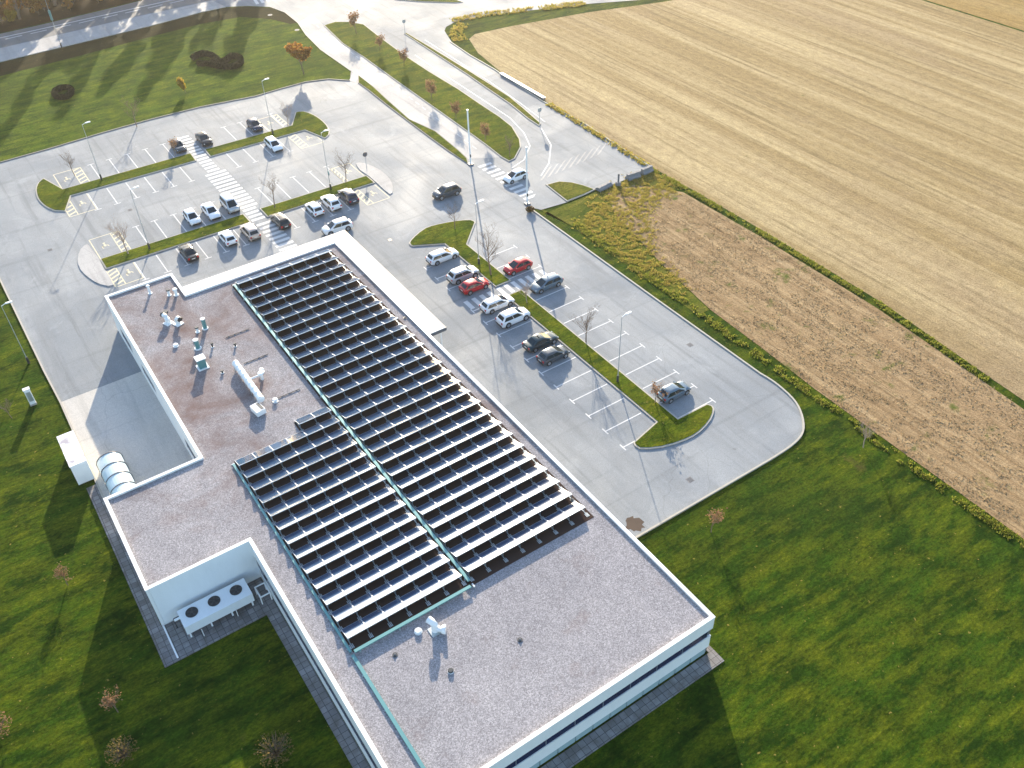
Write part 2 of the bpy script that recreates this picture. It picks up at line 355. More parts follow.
# shaded main road lane and footway at the far left
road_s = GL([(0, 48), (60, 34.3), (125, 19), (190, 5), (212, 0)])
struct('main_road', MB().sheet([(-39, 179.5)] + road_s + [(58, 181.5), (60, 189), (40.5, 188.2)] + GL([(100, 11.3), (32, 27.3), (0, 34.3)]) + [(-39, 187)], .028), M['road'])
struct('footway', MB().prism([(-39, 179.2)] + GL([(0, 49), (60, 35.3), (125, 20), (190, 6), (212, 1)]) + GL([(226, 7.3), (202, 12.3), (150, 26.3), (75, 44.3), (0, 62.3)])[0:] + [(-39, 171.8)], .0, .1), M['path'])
cyc_l = GL([(298, 23), (306, 35), (321, 50), (351, 71), (374, 87.5), (389, 101.5), (410, 120), (436, 132), (459, 151), (467.5, 159)])
cyc_r = GL([(501, 157.5), (486, 145.6), (470, 134), (440, 112.5), (395.6, 81), (364, 58), (342.5, 44), (324, 26), (312, 14)])
struct('cycle_path', MB().sheet(cyc_l + cyc_r, .03), M['path'])
struct('link_path', MB().sheet(GL([(349, 81), (354, 70), (360, 74), (356, 82.5)]), .04), M['path'])
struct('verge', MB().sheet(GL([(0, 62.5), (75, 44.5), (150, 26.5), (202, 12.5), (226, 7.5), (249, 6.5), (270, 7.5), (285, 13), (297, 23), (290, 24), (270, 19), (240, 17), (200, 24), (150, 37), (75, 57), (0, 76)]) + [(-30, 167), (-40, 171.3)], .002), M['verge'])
struct('parking_link_pavement', MB().sheet(GL([(545, 185), (567, 202.5), (541, 210), (529, 207), (535, 195)]), .03), M['asphalt'])
# fields
hedge_in = [(57.7, 76), (57.5, 72), (57.3, 57), (57.1, 43), (56.9, 30), (56.8, 15), (56.6, -10)]
struct('stubble_field', MB().sheet(GL([(662, 2), (587, 12.5), (512, 26), (475, 34), (469, 39), (478, 53)]) + [(76.3, 118), (75.6, 105), (74.9, 92), (74.8, 81), (75, 72), (75, 60), (74.6, 43), (73, 29), (71, 8), (69, -30), (155, -60), (154, 98.7), (152, 118)], .004), M['stubble'])
struct('brown_stubble_field', MB().sheet([(63.5, 74), (66, 78.5), (70, 78), (73.6, 73), (73.8, 60), (73.4, 43), (72, 29), (70, 8), (68, -30), (57.8, -30), (58, 0), (58.1, 16), (58.5, 38), (59, 45.6), (59.3, 53), (60.8, 62)], .004), M['stubble2'])
struct('ochre_field', MB().sheet([(154.6, 98.7), (155.5, -60), (420, -60), (420, 300), (170, 300), (153, 119)], .004), M['stubble3'])
struct('rough_meadow', MB().sheet([(57, 82)] + GL([(545, 213), (568, 203.5), (598, 191), (636, 177)]) + [(74.4, 80.3), (73.5, 74), (66, 78), (63.3, 74), (60.6, 62), (59.2, 53), (57.6, 53), (57.6, 75)], .003), M['rough_grass'])

struct('upper_lawn', MB().sheet(top_kerb[3:] + lawn_right[:-1], -.006), M['backlit_grass'])
# kerbs
def kerb(name, pts, m='kerb', w=.16, z1=.13, label=None): return ribbon(MB(), pts, w, -.02, z1).build(name, M[m], kind='structure', label=label)
kerb('kerb', left_kerb, label='sandy kerb along the left lawn'); kerb('kerb', top_kerb, 'kerbdark'); kerb('kerb', right_kerb, label='kerb along the field side')
kerb('kerb', GL([(450, 42), (470, 55.5), (494, 69.5), (540.6, 100.5), (587, 125.5), (617, 145.5), (649.5, 166.5)]), 'kerb')
kerb('kerb', lawn_right[:6], 'kerb', z1=.08)

# grass islands
def island(label, poly, grass='island_grass', kerbm='kerb'):
    root = link('grass_island', None, kind='structure', label=label)
    MB().prism(poly, -.02, .13).build('kerb', M[kerbm], root)
    MB().prism(inset(poly, .15), .1, .17).build('grass', M[grass], root)
    return root
def P8(x0, y0, pts, s=8.0): return [G(x0 + a / s, y0 + b / s) for a, b in pts]
island('narrow grass island left of the car park crossing, upper rows', smoothline(GL([(55, 211.5), (46, 207.5), (38.5, 200), (36, 191), (38.5, 183.5), (44, 178.8)])) + [(10.0, 121.2), (27.0, 120.95), (26.85, 118.3), (10.4, 118.75)] + GL([(66, 212)]))
island('narrow grass island with hooked right end, upper rows', [(28.75, 118.25), (28.85, 120.8), (41.7, 120.45)] + smoothline(GL([(295.6, 113), (304, 112), (315, 116), (324, 122.5), (329, 129), (329.5, 135), (325, 139)]), 2) + [(42.6, 117.9)])
island('narrow grass island left of the crossing, lower rows', [(9.3, 98.85), (9.3, 101.35), (26.75, 101.0), (26.75, 98.6)])
island('narrow grass island right of the crossing, lower rows', [(28.85, 98.55), (28.85, 101.0), (43.55, 100.6), (43.55, 98.25)])
def pad(label, px):
    return struct('paved_island_end', MB().prism(smoothline(px, 2), -.02, .12), M['path'], label=label)
pad('pale paved half moon at the left end of lower island', GL([(99, 259), (91, 249), (87.5, 245), (81, 250), (78, 260), (80.6, 270), (90, 279), (101, 285), (114, 285.6)]) + [(9.15, 98.9)])
pad('pale paved half moon at the right end of lower island', GL([(360, 170.6), (356, 164), (365, 164), (380, 170.6), (390, 180), (393, 189), (390, 195)]) + [(43.7, 98.3), (43.7, 100.6)])
island('hooked grass island at the entrance end of right car park', [(45.35, 69.6), (45.35, 78.7)] + smoothline(GL([(475.6, 223), (471, 220.6), (456, 221.5), (437.5, 225), (425, 229), (414, 237.5), (409, 244), (412.5, 247)]), 2) + [(43.25, 80.3), (43.3, 69.6)])
island('long grass island with curved end by the lawn', [(45.3, 67.5), (43.25, 67.5), (43.4, 43.2)] + smoothline(GL([(633, 443.5), (639.5, 449.5), (662, 448), (685, 441), (700, 432.5), (711, 420), (714, 410), (711, 406), (706, 405)]), 2) + [(45.3, 42.4)])
island('grass strip with small red trees beside access road', GL([(324, 26), (335, 22.5), (350, 22.5), (364, 25), (380, 37.5), (405, 56), (430, 72.5), (459, 90), (481, 105), (500, 117.5), (512.5, 127.5), (520, 140), (521, 147.5), (515, 159), (509, 162), (501, 157.5), (486, 145.6), (470, 134), (440, 112.5), (395.6, 81), (364, 58), (342.5, 44)]))
island('thin grass strip between car park and cycle path', GL([(358.5, 76), (374, 87.5), (389, 101.5), (410, 120), (436, 132), (459, 151), (467.5, 159), (468, 164.5), (449, 152), (431, 139), (405, 119.5), (386, 105), (367.5, 90), (358, 83.5)]), kerbm='kerbdark')
island('thin grass median of access road', GL([(404, 34), (407, 33.5), (432, 48.5), (467, 70), (490, 84.5), (510, 97.5), (525, 110), (541, 124), (539, 126.5), (527.5, 119), (510, 104.5), (490, 91), (467, 75), (431, 51.5)]), 'rough_grass')
island('thin grass island beyond the junction', GL([(390, -3), (430, -2), (455, 0), (463, 2.5), (455, 3.2), (420, 2), (395, 0)]))
island('half oval grass patch by the forecourt', GL([(546, 185.5), (559, 182), (572, 183), (584, 186), (595, 190), (585, 195), (567, 202)]), 'rough_grass')

# road paint
def T_line(x0, x1, y, tx=None):   # mesh for a bay line with a T end
    pass
def bay_row(label, lines, horizontal, tpos, base, m='paint', t=True):
    root = link('parking_row', None, kind='structure', label=label)
    for c in lines:
        mb = MB(); a, b = sorted((tpos, base)); mb_w = .06
        if horizontal: mb.box(a, b, c - mb_w, c + mb_w, .022, .027)
        else: mb.box(c - mb_w, c + mb_w, a, b, .022, .027)
        if t:
            e = .12 if tpos > base else -.12; a2, b2 = sorted((tpos, tpos + e))
            if horizontal: mb.box(a2, b2, c - .42, c + .42, .022, .027)
            else: mb.box(c - .42, c + .42, a2, b2, .022, .027)
        mb.build('bay_line', M[m], root)
    return root
ys = [42.5 + 2.487 * k for k in range(15)]
bay_row('white bay lines on the building side of right car park', [y for y in ys if not 67.4 < y < 69.9 and y < 79], True, 39.0, 43.15)
bay_row('white bay lines on the field side of right car park', [42.46 + 2.51 * k for k in range(14) if not 67.3 < 42.46 + 2.51 * k < 69.8], True, 49.6, 45.45)
bay_row('white bay lines of the top row', [14.78, 17.26, 19.73, 22.2, 24.7, 33.6, 36.05, 38.4, 40.75], False, 126.1, 121.1)
bay_row('white bay lines below the upper island', [12.31, 14.72, 17.19, 19.63, 22.03, 24.41, 30.93, 33.3, 35.8, 38.29], False, 113.3, 118.1)
bay_row('white bay lines above the lower island', [14.94, 17.2, 19.6, 22, 24.5, 30.7, 33.1, 35.58, 37.95, 40.41], False, 106.2, 101.2)
bay_row('white bay lines below the lower island', [12.42, 14.95, 17.3, 19.7, 21.88, 24.35, 30.8, 33.2, 35.6, 38], False, 94.2, 98.4)
def hatch_bay(label, x0, x1, xs, y0, y1, sgn):   # disabled bay with hatched strip and symbol
    root = link('disabled_bay', None, kind='structure', label=label); w = .06; z = (.022, .027)
    mb = MB(); mb.box(x0 - w, x0 + w, y0, y1, *z); mb.box(x1 - w, x1 + w, y0, y1, *z); mb.box(xs - w, xs + w, y0, y1, *z)
    ye = y1 if sgn > 0 else y0; mb.box(min(x0, xs) + w, max(x1, xs) - w, ye - w, ye + w, z[0], z[1] - .001); mb.build('bay_line', M['paintY'], root)
    a, b = (x1, xs) if xs > x1 else (xs, x0)
    n = 5
    for k in range(n):
        yy = y0 + (y1 - y0) * (k + .3) / n; h = MB()
        h.prism([(a + w, yy), (b - w, yy + .5), (b - w, yy + .8), (a + w, yy + .3)], .022, .026); h.build('hatch_stripe', M['paintY'], root)
    cx, cy = (x0 + x1) / 2, (y0 + y1) / 2; s = MB()
    ring = [(cx + .38 * math.cos(a_), cy - .2 + .38 * math.sin(a_)) for a_ in [i * math.pi * 2 / 16 for i in range(11)]]
    ribbon(s, ring, .13, .022, .026); s.box(cx - .1, cx + .1, cy - .1, cy + .55, .023, .027); s.box(cx - .13, cx + .13, cy + .62, cy + .85, .022, .026); s.box(cx - .4, cx - .1, cy + .0, cy + .14, .022, .026)
    s.build('wheelchair_symbol', M['paintY'], root)
hatch_bay('yellow lined disabled bay at top left end', 9.9, 12.3, 13.4, 121.2, 126.2, 1)
hatch_bay('yellow lined disabled bay below the upper island left end', 9.93, 12.2, 8.9, 113.5, 118.3, -1)
hatch_bay('yellow lined disabled bay above lower island left end', 9.4, 11.9, 12.9, 101.5, 106.5, 1)
hatch_bay('yellow lined disabled bay below lower island left end', 10.3, 12.3, 9.2, 94.6, 98.5, -1)
hatch_bay('hatched bay at the right end above lower island', 41.0, 43.3, 40.45, 101.0, 105.2, 1)
hatch_bay('hatched bay below lower island right end', 41.0, 43.3, 40.2, 93.8, 98.0, -1)
hatch_bay('hatched bay below upper island right end', 41.0, 43.2, 39.9, 113.0, 117.6, -1)
hatch_bay('hatched bay above upper island right end', 38.5, 40.6, 41.5, 120.9, 125.4, 1)
def zebra(label, stripes, m='paint'):
    root = link('zebra_crossing', None, kind='structure', label=label)
    for p in stripes: MB().prism(p, .022, .028).build('stripe', M[m], root)
def srow(x0, x1, y, h): return [(x0, y), (x1, y), (x1, y + h), (x0, y + h)]
zebra('long white zebra crossing running through the left car park',
      [srow(26.95, 28.6, 114.2 + k * 1.0, .52) for k in range(13)] + [srow(26.35, 29.15, 102.4 + k * .98, .52) for k in range(12)] + [srow(26.95, 28.65, 98.7 + k * .95, .5) for k in range(4)] + [srow(27.0, 29.2, 90.4 + k * .98, .5) for k in range(8)])
zebra('white zebra crossing through the right car park', [[(39.0 + k * .98, 67.75), (39.5 + k * .98, 67.75), (39.5 + k * .98, 69.35), (39.0 + k * .98, 69.35)] for k in range(4)] + [[(43.2 + k * .95, 67.7), (43.7 + k * .95, 67.7), (43.7 + k * .95, 69.4), (43.2 + k * .95, 69.4)] for k in range(7)])
zebra('white zebra crossing at the car park entrance', [[(56.6, 93.6 - k * 1.05), (58.6, 93.6 - k * 1.05), (58.6, 94.1 - k * 1.05), (56.6, 94.1 - k * 1.05)] for k in range(11)])
zebra('white zebra crossing over the main road at the top', [[(57.5 + k * 1.1, 172.5), (58.1 + k * 1.1, 172.5), (59.6 + k * 1.1, 180.5), (59.0 + k * 1.1, 180.5)] for k in range(8)])
zebra('pale chevron hatching on the forecourt', [GL([(540 + k * 7, 181 - k * 3.1), (543 + k * 7, 179.5 - k * 3.1), (552 + k * 7, 166 - k * 3), (549.5 + k * 7, 167.5 - k * 3)]) for k in range(9)], 'path')
lm = MB()
ribbon(lm, GL([(512, 168), (524, 160), (530, 146), (524, 133), (510, 118), (480, 98), (440, 72), (415, 55)]), .16, .022, .027)
ribbon(lm, GL([(541, 128), (551, 145), (549, 163), (541, 176)]), .16, .022, .027)
ribbon(lm, GL([(545, 122), (520, 103), (490, 82), (450, 56), (425, 40)]), .14, .022, .027)
struct('lane_marking', lm, M['paint'], label='white lane lines of the access road')
lm = MB()
for k in range(16):
    x = -10 + k * 4.2; lm.prism([(x, 183.3), (x + 2.8, 183.4), (x + 2.9, 183.65), (x + .1, 183.55)], .03, .034)
ribbon(lm, [(-35, 184.5), (20, 184.7), (58, 185.1)], .3, .03, .034)
struct('lane_marking', lm, M['paint'], label='white centre lines of the shaded main road')
lm = MB()
for k in range(28):
    t = k / 28; a = Vector(G(312, 22)).lerp(Vector(G(480, 152)), t); b = Vector(G(312, 22)).lerp(Vector(G(480, 152)), t + .02); ribbon(lm, [a, b], .12, .032, .036)
struct('lane_marking', lm, M['paint'], label='broken centre line of the cycle path')
MB().sheet([(G(634.5, 524)[0] + math.cos(a_ * .35) * .75 * (1 + .3 * math.sin(a_ * 2.3) + .2 * math.sin(a_ * 5.1)), G(634.5, 524)[1] + math.sin(a_ * .35) * .8 * (1 + .3 * math.sin(a_ * 3.1))) for a_ in range(18)], .024).build('dirt_patch', M['dirt'], kind='structure', label='dark dirt patch at the car park corner')

# paving round the building
pv = MB()
for p in (rect(-1.65, -.75, 44.3, 65.4), rect(-.75, 6.1, 44.3, 47.8), rect(6.1, 7.05, 21.9, 47.8), rect(7.05, 31.25, 21.9, 23.0), rect(30.8, 31.25, 23.0, 33.9)): pv.prism(p, -.02, .06)
struct('paved_strip', pv, M['paver'])

# ================================================================== BUILDING
HB, RZ = 4.4, 4.2
bld = thing('flat_roofed_building', 'white flat roofed building with gravel roof covered in solar rows', 'building', (18, 50, 0))
def part(mb, name, m, parent=None, **kw):
    o = mb.build(name, m, parent or bld, **kw)
    if parent is None: o.matrix_parent_inverse = Matrix.Translation((-18, -50, 0))
    return o
FP = [(30.75, 23.05), (30.75, 81.9), (14.05, 81.9), (14.05, 86.5), (7.1, 86.5), (7.1, 58.55), (-.7, 58.55), (-.7, 47.85), (7.1, 47.85), (7.1, 23.05)]
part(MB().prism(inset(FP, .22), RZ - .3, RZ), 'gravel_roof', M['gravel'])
part(MB().prism([(9.25, 34.9), (29.6, 34.9), (29.6, 81.0), (18.4, 81.0), (18.4, 58.0), (15.2, 58.0), (15.2, 56.6), (9.25, 56.6)], RZ - .01, RZ + .012), 'solar_gap_shade', M['gapshade'])  # added sheet; its dark colour deepens the shade under the panels
names = ['wall', 'wall', 'wall', 'wall', 'wall', 'wall', 'wall', 'wall', 'wall', 'wall']
TH = .24
def wall_seg(a, b, z0, z1, m, name='wall', off=0.0, th=TH, parent=None, t0=0, t1=1):
    """wall slab on edge a->b of the counter-clockwise outline; off>0 sets it back"""
    a, b = Vector(a), Vector(b); e = (b - a); L = e.length; e = e / L; nn = Vector((-e.y, e.x))
    p = a + e * (L * t0); q = a + e * (L * t1)
    poly = [p + nn * off, q + nn * off, q + nn * (off + th), p + nn * (off + th)]
    return part(MB().prism([(v.x, v.y) for v in poly], z0, z1), name, M[m], parent)
n = len(FP)
REFLEX = {3 - 1, 6 - 1, 8}      # outline vertices that turn inwards
def ends(i):
    L = (Vector(FP[(i + 1) % n]) - Vector(FP[i])).length
    return (0 if i in REFLEX else (TH + .001) / L), (1 + TH / L if (i + 1) % n in REFLEX else 1)
def band_wall(i, zones):
    a, b = FP[i], FP[(i + 1) % n]; t0, t1 = ends(i)
    for z0, z1, m, off in zones: wall_seg(a, b, z0, z1, m, 'wall', off, .23 - off * .5, None, t0, t1)
def window_run(i, z0, z1, s0, s1, pw, off=.1):
    """row of separate panes with mullions, set into the wall; s0,s1 metres along edge"""
    a, b = Vector(FP[i]), Vector(FP[(i + 1) % n]); e = (b - a).normalized(); nn = Vector((-e.y, e.x)); k = max(1, round((s1 - s0) / pw)); w = (s1 - s0) / k
    for j in range(k):
        p = a + e * (s0 + j * w + .03); q = a + e * (s0 + (j + 1) * w - .03)
        pane = part(MB().prism([tuple(v) for v in (p + nn * off, q + nn * off, q + nn * (off + .04), p + nn * (off + .04))], z0 + .02, z1 - .02), 'window_pane', M['glass'])
    for j in range(k + 1):
        p = a + e * (s0 + j * w - .03); q = a + e * (s0 + j * w + .03)
        part(MB().prism([tuple(v) for v in (p + nn * (off - .012), q + nn * (off - .012), q + nn * (off + .06), p + nn * (off + .06))], z0, z1), 'mullion', M['mullion'])
# east wall, north walls
band_wall(0, [(0, 1.0, 'white', 0), (1.0, 2.6, 'glass', .12), (2.6, HB - .06, 'white', 0)])
for i in (1, 2, 3): band_wall(i, [(0, .9, 'white', 0), (.9, 2.4, 'glass', .12), (2.4, HB - .06, 'white', 0)])
# courtyard wall (edge 4: 86.5 -> 58.55) with three separate slit windows
def slit_wall(i, slits, z0, z1):
    a, b = FP[i], FP[(i + 1) % n]; L = (Vector(b) - Vector(a)).length
    E0, E1 = ends(i)
    wall_seg(a, b, 0, z0, 'white', t0=E0, t1=E1); wall_seg(a, b, z1, HB - .06, 'white', t0=E0, t1=E1)
    prev = E0 * L
    for s0, s1 in slits:
        wall_seg(a, b, z0, z1, 'white', t0=prev / L, t1=s0 / L); prev = s1
        window_run(i, z0, z1, s0, s1, 2.4, .008)
        wall_seg(a, b, z0, z1, 'fascia', off=.06, th=.1, t0=s0 / L, t1=s1 / L)
    wall_seg(a, b, z0, z1, 'white', t0=prev / L, t1=E1)
slit_wall(4, [(3.2, 6.6), (10.2, 14.0), (22.6, 26.4)], 1.2, 2.3)
band_wall(5, [(0, HB - .06, 'white', 0)])
band_wall(6, [(0, HB - .06, 'white', 0)])
band_wall(7, [(0, HB - .06, 'plaster', 0)])
# long west wall (edge 8) with continuous window band
band_wall(8, [(0, 1.4, 'white', 0), (1.4, 2.6, 'fascia', .06), (2.6, HB - .06, 'white', 0)]); window_run(8, 1.4, 2.6, .9, 24.6, 2.4, .008)
# south facade (edge 9: X 7.1 -> 30.75)
band_wall(9, [(0, .8, 'fascia', .16), (.8, 2.15, 'white', .04), (2.15, 3.05, 'fascia', .16), (3.05, HB - .06, 'white', 0)])
window_run(9, 2.15, 3.05, .35, 23.3, 2.3, .09)
a, b = FP[9], FP[0]
for k in range(16):
    x0 = 7.5 + k * 1.44; part(MB().box(x0 + .03, x0 + 1.4, 23.12, 23.2, .08, .79), 'plinth_panel', M['tealglass'])
# coping, one length per wall
for i in range(n):
    a, b = Vector(FP[i]), Vector(FP[(i + 1) % n]); e = (b - a).normalized(); nn = Vector((-e.y, e.x))
    p = a + e * (.262 if i not in REFLEX else -.018) - nn * .02; q = b + e * (.02 if (i + 1) % n not in REFLEX else .242) - nn * .02
    if i in REFLEX: p = a - e * .018 - nn * .02
    part(MB().prism([tuple(v) for v in (p, q, q + nn * .28, p + nn * .28)], HB - .06 + .002 * (i % 2), HB + .002 * (i % 2)), 'coping', M['coping'])
# entrance canopy wrapping the north-east corner
cn = [(13.7, 81.6), (30.4, 81.6), (30.4, 61.6), (32.6, 61.6), (32.6, 83.45), (13.7, 83.45)]
part(MB().prism([(14.1, 81.96), (30.8, 81.96), (30.8, 61.6), (32.6, 61.6), (32.6, 83.45), (14.1, 83.45)], 4.0, 4.36), 'canopy', M['fascia'])
part(MB().prism([(14.1, 81.96), (30.81, 81.96), (30.81, 61.6), (32.46, 61.6), (32.46, 83.3), (14.1, 83.3)], 4.36, 4.43), 'canopy_roof', M['canopy'])
for x, y in ((32.2, 62.2), (32.2, 69), (32.2, 76), (32.2, 83), (25, 83), (18, 83)): part(MB().tube([(x, y, 0), (x, y, 4.0)], .1, 10), 'canopy_column', M['white'])

# ------------------------------------------------------------------ solar rows
PL, PT, PITCH_Y, MODW = 1.3, R(21.3), 1.635, 1.5
zlow = RZ + .07; cz, sz = math.cos(PT), math.sin(PT)
pm = MB()       # panel: origin at the middle of the high (near) edge, slopes down to +Y
hw = MODW / 2 - .012
def slope(y, zoff): return (y * cz + zoff * sz, -y * sz + zoff * cz)
def slab(mb, x0, x1, y0, y1, z0, z1, m):
    bb = len(mb.v)
    for zz in (z0, z1):
        for x, y in ((x0, y0), (x1, y0), (x1, y1), (x0, y1)):
            yy, z_ = slope(y, zz); mb.v.append((x, yy, z_))
    for q in ((0, 3, 2, 1), (4, 5, 6, 7), (0, 1, 5, 4), (1, 2, 6, 5), (2, 3, 7, 6), (3, 0, 4, 7)): mb.face([bb + i for i in q], m)
slab(pm, -hw + .025, hw - .025, .02, PL - .02, .012, .032, 0); slab(pm, -hw + .025, hw - .025, .02, PL - .02, .0, .010, 1)
panel_me = pm.mesh('panel', [M['panel'], M['coping']])
fm = MB()
slab(fm, -hw, -hw + .025, 0, PL, -.02, .036, 0); slab(fm, hw - .025, hw, 0, PL, -.02, .036, 0); slab(fm, -hw + .025, hw - .025, 0, .02, -.02, .036, 0); slab(fm, -hw + .025, hw - .025, PL - .02, PL, -.02, .036, 0)
frame_me = fm.mesh('frame', M['alu'])
hz = PL * sz + .07
bm_ = MB()
bm_.box(-.03, .03, -.5, PL * cz + .02, -hz + .005, -hz + .05); bm_.tube([(0, .05, -hz + .06), (0, .05, -.03)], .025, 6); bm_.tube([(0, .6, -hz + .06), (0, .1, -.08)], .02, 6)
for s_ in (-.13, .07): bm_.box(s_, s_ + .06, -.5, -.12, -hz, -hz + .025)
bracket_me = bm_.mesh('bracket', M['steel'])
ords = ['first', 'second', 'third', 'fourth', 'fifth', 'sixth', 'seventh', 'eighth', 'ninth', 'tenth', 'eleventh', 'twelfth', 'thirteenth', 'fourteenth', 'fifteenth', 'sixteenth', 'seventeenth', 'eighteenth', 'nineteenth', 'twentieth', 'twenty-first', 'twenty-second', 'twenty-third', 'twenty-fourth', 'twenty-fifth', 'twenty-sixth', 'twenty-seventh', 'twenty-eighth']
def solar_row(k, x0, nmod, label, group):
    yn = 35.70 + PITCH_Y * k; zc = zlow + PL * sz
    root = thing('solar_panel_row', label, 'solar panels', (x0, yn, RZ), 0, group)
    for j in range(nmod):
        o = link('panel', panel_me, root, (MODW * (j + .5), 0, zc - RZ)); link('frame', frame_me, o)
    for j in range(nmod + 1): link('bracket', bracket_me, root, (MODW * j + (.06 if j == 0 else -.06 if j == nmod else 0), 0, zc - RZ))
for k in range(28):
    solar_row(k, 18.85, 7, f'{ords[k]} seven-module solar row of the long right field, counted from the bare south roof', 'solar rows of the long right field')
for k in range(13):
    solar_row(k, 9.33, 6, f'{ords[k]} six-module solar row of the left field, counted from the bare south roof', 'solar rows of the shorter left field')
solar_row(13, 15.33, 2, 'short two-module solar row at the top of the left field', 'solar rows of the shorter left field')
def tray(label, x0, x1, y0, y1, z0=RZ + .06, w=0):
    t = thing('cable_tray', label, 'cable tray', ((x0 + x1) / 2, (y0 + y1) / 2, RZ)); ox, oy = (x0 + x1) / 2, (y0 + y1) / 2
    along_y = (y1 - y0) > (x1 - x0)
    MB().box(x0 - ox, x1 - ox, y0 - oy, y1 - oy, z0 - RZ, z0 - RZ + .09).build('cover', M['teal'], t)
    L = (y1 - y0) if along_y else (x1 - x0)
    for k in range(int(L / 3) + 1):
        s_ = -L / 2 + .3 + k * 3
        if along_y: MB().box(x0 - ox - .05, x1 - ox + .05, s_, s_ + .12, 0, z0 - RZ - .002).build('foot', M['steel'], t)
        else: MB().box(s_, s_ + .12, y0 - oy - .05, y1 - oy + .05, 0, z0 - RZ - .002).build('foot', M['steel'], t)
tray('long teal cable tray between the two solar fields', 18.48, 18.72, 35.2, 80.4, RZ + .22)
tray('teal cable tray along the left edge of left solar field', 9.02, 9.2, 34.95, 56.2)
tray('teal cable tray running south over the bare gravel roof', 9.0, 9.24, 23.6, 34.7)
tray('teal cable tray along the front of left solar field', 9.3, 18.44, 34.62, 34.86, RZ + .25)

# ------------------------------------------------------------------ rooftop equipment
def rlabel(mb_parts, name, label, cat, loc, rz=0, group=None):
    t = thing(name, label, cat, loc, rz, group)
    for nm, mb, m in mb_parts: mb.build(nm, M[m], t, smooth=35)
    return t
duct = MB(); duct.tube([(0, -3.1, .55), (0, 3.1, .55)], .3, 14)
for k in range(9): duct.tube([(0, -3.0 + k * .74, .55), (0, -2.9 + k * .74, .55)], .335, 14)
legs = MB()
for k in range(5):
    for s_ in (-.28, .28): legs.box(s_ - .03, s_ + .03, -2.6 + k * 1.3, -2.54 + k * 1.3, 0, .5)
br = MB(); br.tube([(.2, .1, .55), (1.25, .1, .55)], .09, 8); cp = MB(); cp.tube([(1.3, .1, 0), (1.3, .1, .75)], .14, 10); cp.tube([(1.3, .1, .75), (1.3, .1, .85)], [.3, .24], 12)
rlabel([('duct', duct, 'plaster'), ('stand', legs, 'steel'), ('branch_pipe', br, 'plaster'), ('cowl', cp, 'plaster')], 'ventilation_duct', 'long white ribbed ventilation duct on the gravel roof', 'duct', (13.93, 64.9, RZ))
rlabel([('housing', MB().box(-.42, .42, -.6, .6, .1, .62), 'coping'), ('grille', MB().box(.1, .36, -.5, .5, .622, .64), 'darkmetal'), ('feet', MB().box(-.38, .38, -.5, -.4, 0, .1).box(-.38, .38, .4, .5, 0, .1), 'steel')], 'roof_fan', 'white roof fan box at the lower end of the ribbed duct', 'fan', (13.25, 61.0, RZ), R(8))
rlabel([('stack', MB().box(-.35, .35, -.35, .35, 0, 1.05), 'teal'), ('cap', MB().box(-.45, .45, -.42, .42, 1.052, 1.14), 'coping'), ('flange', MB().box(-.5, .5, -.5, .5, 0, .08), 'coping')], 'vent_stack', 'teal square vent stack with white cap, nearest the duct', 'vent', (11.4, 69.9, RZ))
rlabel([('pipe', MB().tube([(0, 0, 0), (0, 0, 1.0)], .22, 12), 'teal'), ('collar', MB().tube([(0, 0, 0), (0, 0, .1)], .34, 12), 'plaster'), ('cap', MB().tube([(0, 0, 1.0), (0, 0, 1.08)], .26, 12), 'coping')], 'vent_pipe', 'teal round vent pipe behind the square stack', 'vent', (12.0, 72.8, RZ))
rlabel([('pipe', MB().tube([(0, 0, 0), (0, 0, 1.15)], .2, 12), 'teal'), ('collar', MB().tube([(0, 0, 0), (0, 0, .1)], .3, 12), 'plaster'), ('cap', MB().tube([(0, 0, 1.15), (0, 0, 1.22)], .24, 12), 'coping')], 'vent_pipe', 'tall teal vent pipe next to a small dark pipe', 'vent', (13.65, 75.4, RZ))
def small(label, loc, h=.45, r_=.1, m='darkmetal', capm='darkmetal'):
    rlabel([('pipe', MB().tube([(0, 0, 0), (0, 0, h)], r_, 10), m), ('cap', MB().tube([(0, 0, h), (0, 0, h + .1)], [r_ * 1.6, r_ * 1.2], 10), capm), ('collar', MB().tube([(0, 0, 0), (0, 0, .05)], r_ * 1.7, 10), 'plaster')], 'vent_pipe', label, 'vent', loc)
small('small dark capped pipe left of the tall teal pipe', (12.85, 75.3, RZ), .5, .13, 'plaster')
small('small dark pipe right of the round teal pipe', (13.2, 72.2, RZ), .4, .09)
small('white pipe standing by the north parapet', (11.1, 84.5, RZ), .9, .13, 'plaster', 'coping')
small('white capped pipe in the corner beside the canopy', (13.2, 82.6, RZ), .7, .16, 'plaster', 'plaster')
small('dark capped pipe in the corner beside the canopy', (12.6, 83.0, RZ), .6, .14, 'plaster')
small('tiny brown pipe above the white gravel puck', (15.0, 71.0, RZ), .3, .09)
small('small white puck vent on gravel near the left parapet', (10.4, 74.4, RZ), .16, .16, 'plaster', 'coping')
small('low grey pipe stub right of the ribbed duct', (15.6, 66.0, RZ), .3, .14, 'plaster', 'plaster')
small('low white stub at the lower right of the duct', (15.0, 61.5, RZ), .22, .16, 'coping', 'coping')
small('tiny dark pipe left of the ribbed duct', (12.6, 68.0, RZ), .2, .1)
small('small white puck in front of the left solar field', (13.62, 33.8, RZ), .12, .17, 'coping', 'coping')
small('small dark drain puck on the bare south roof', (13.87, 29.95, RZ), .1, .13)
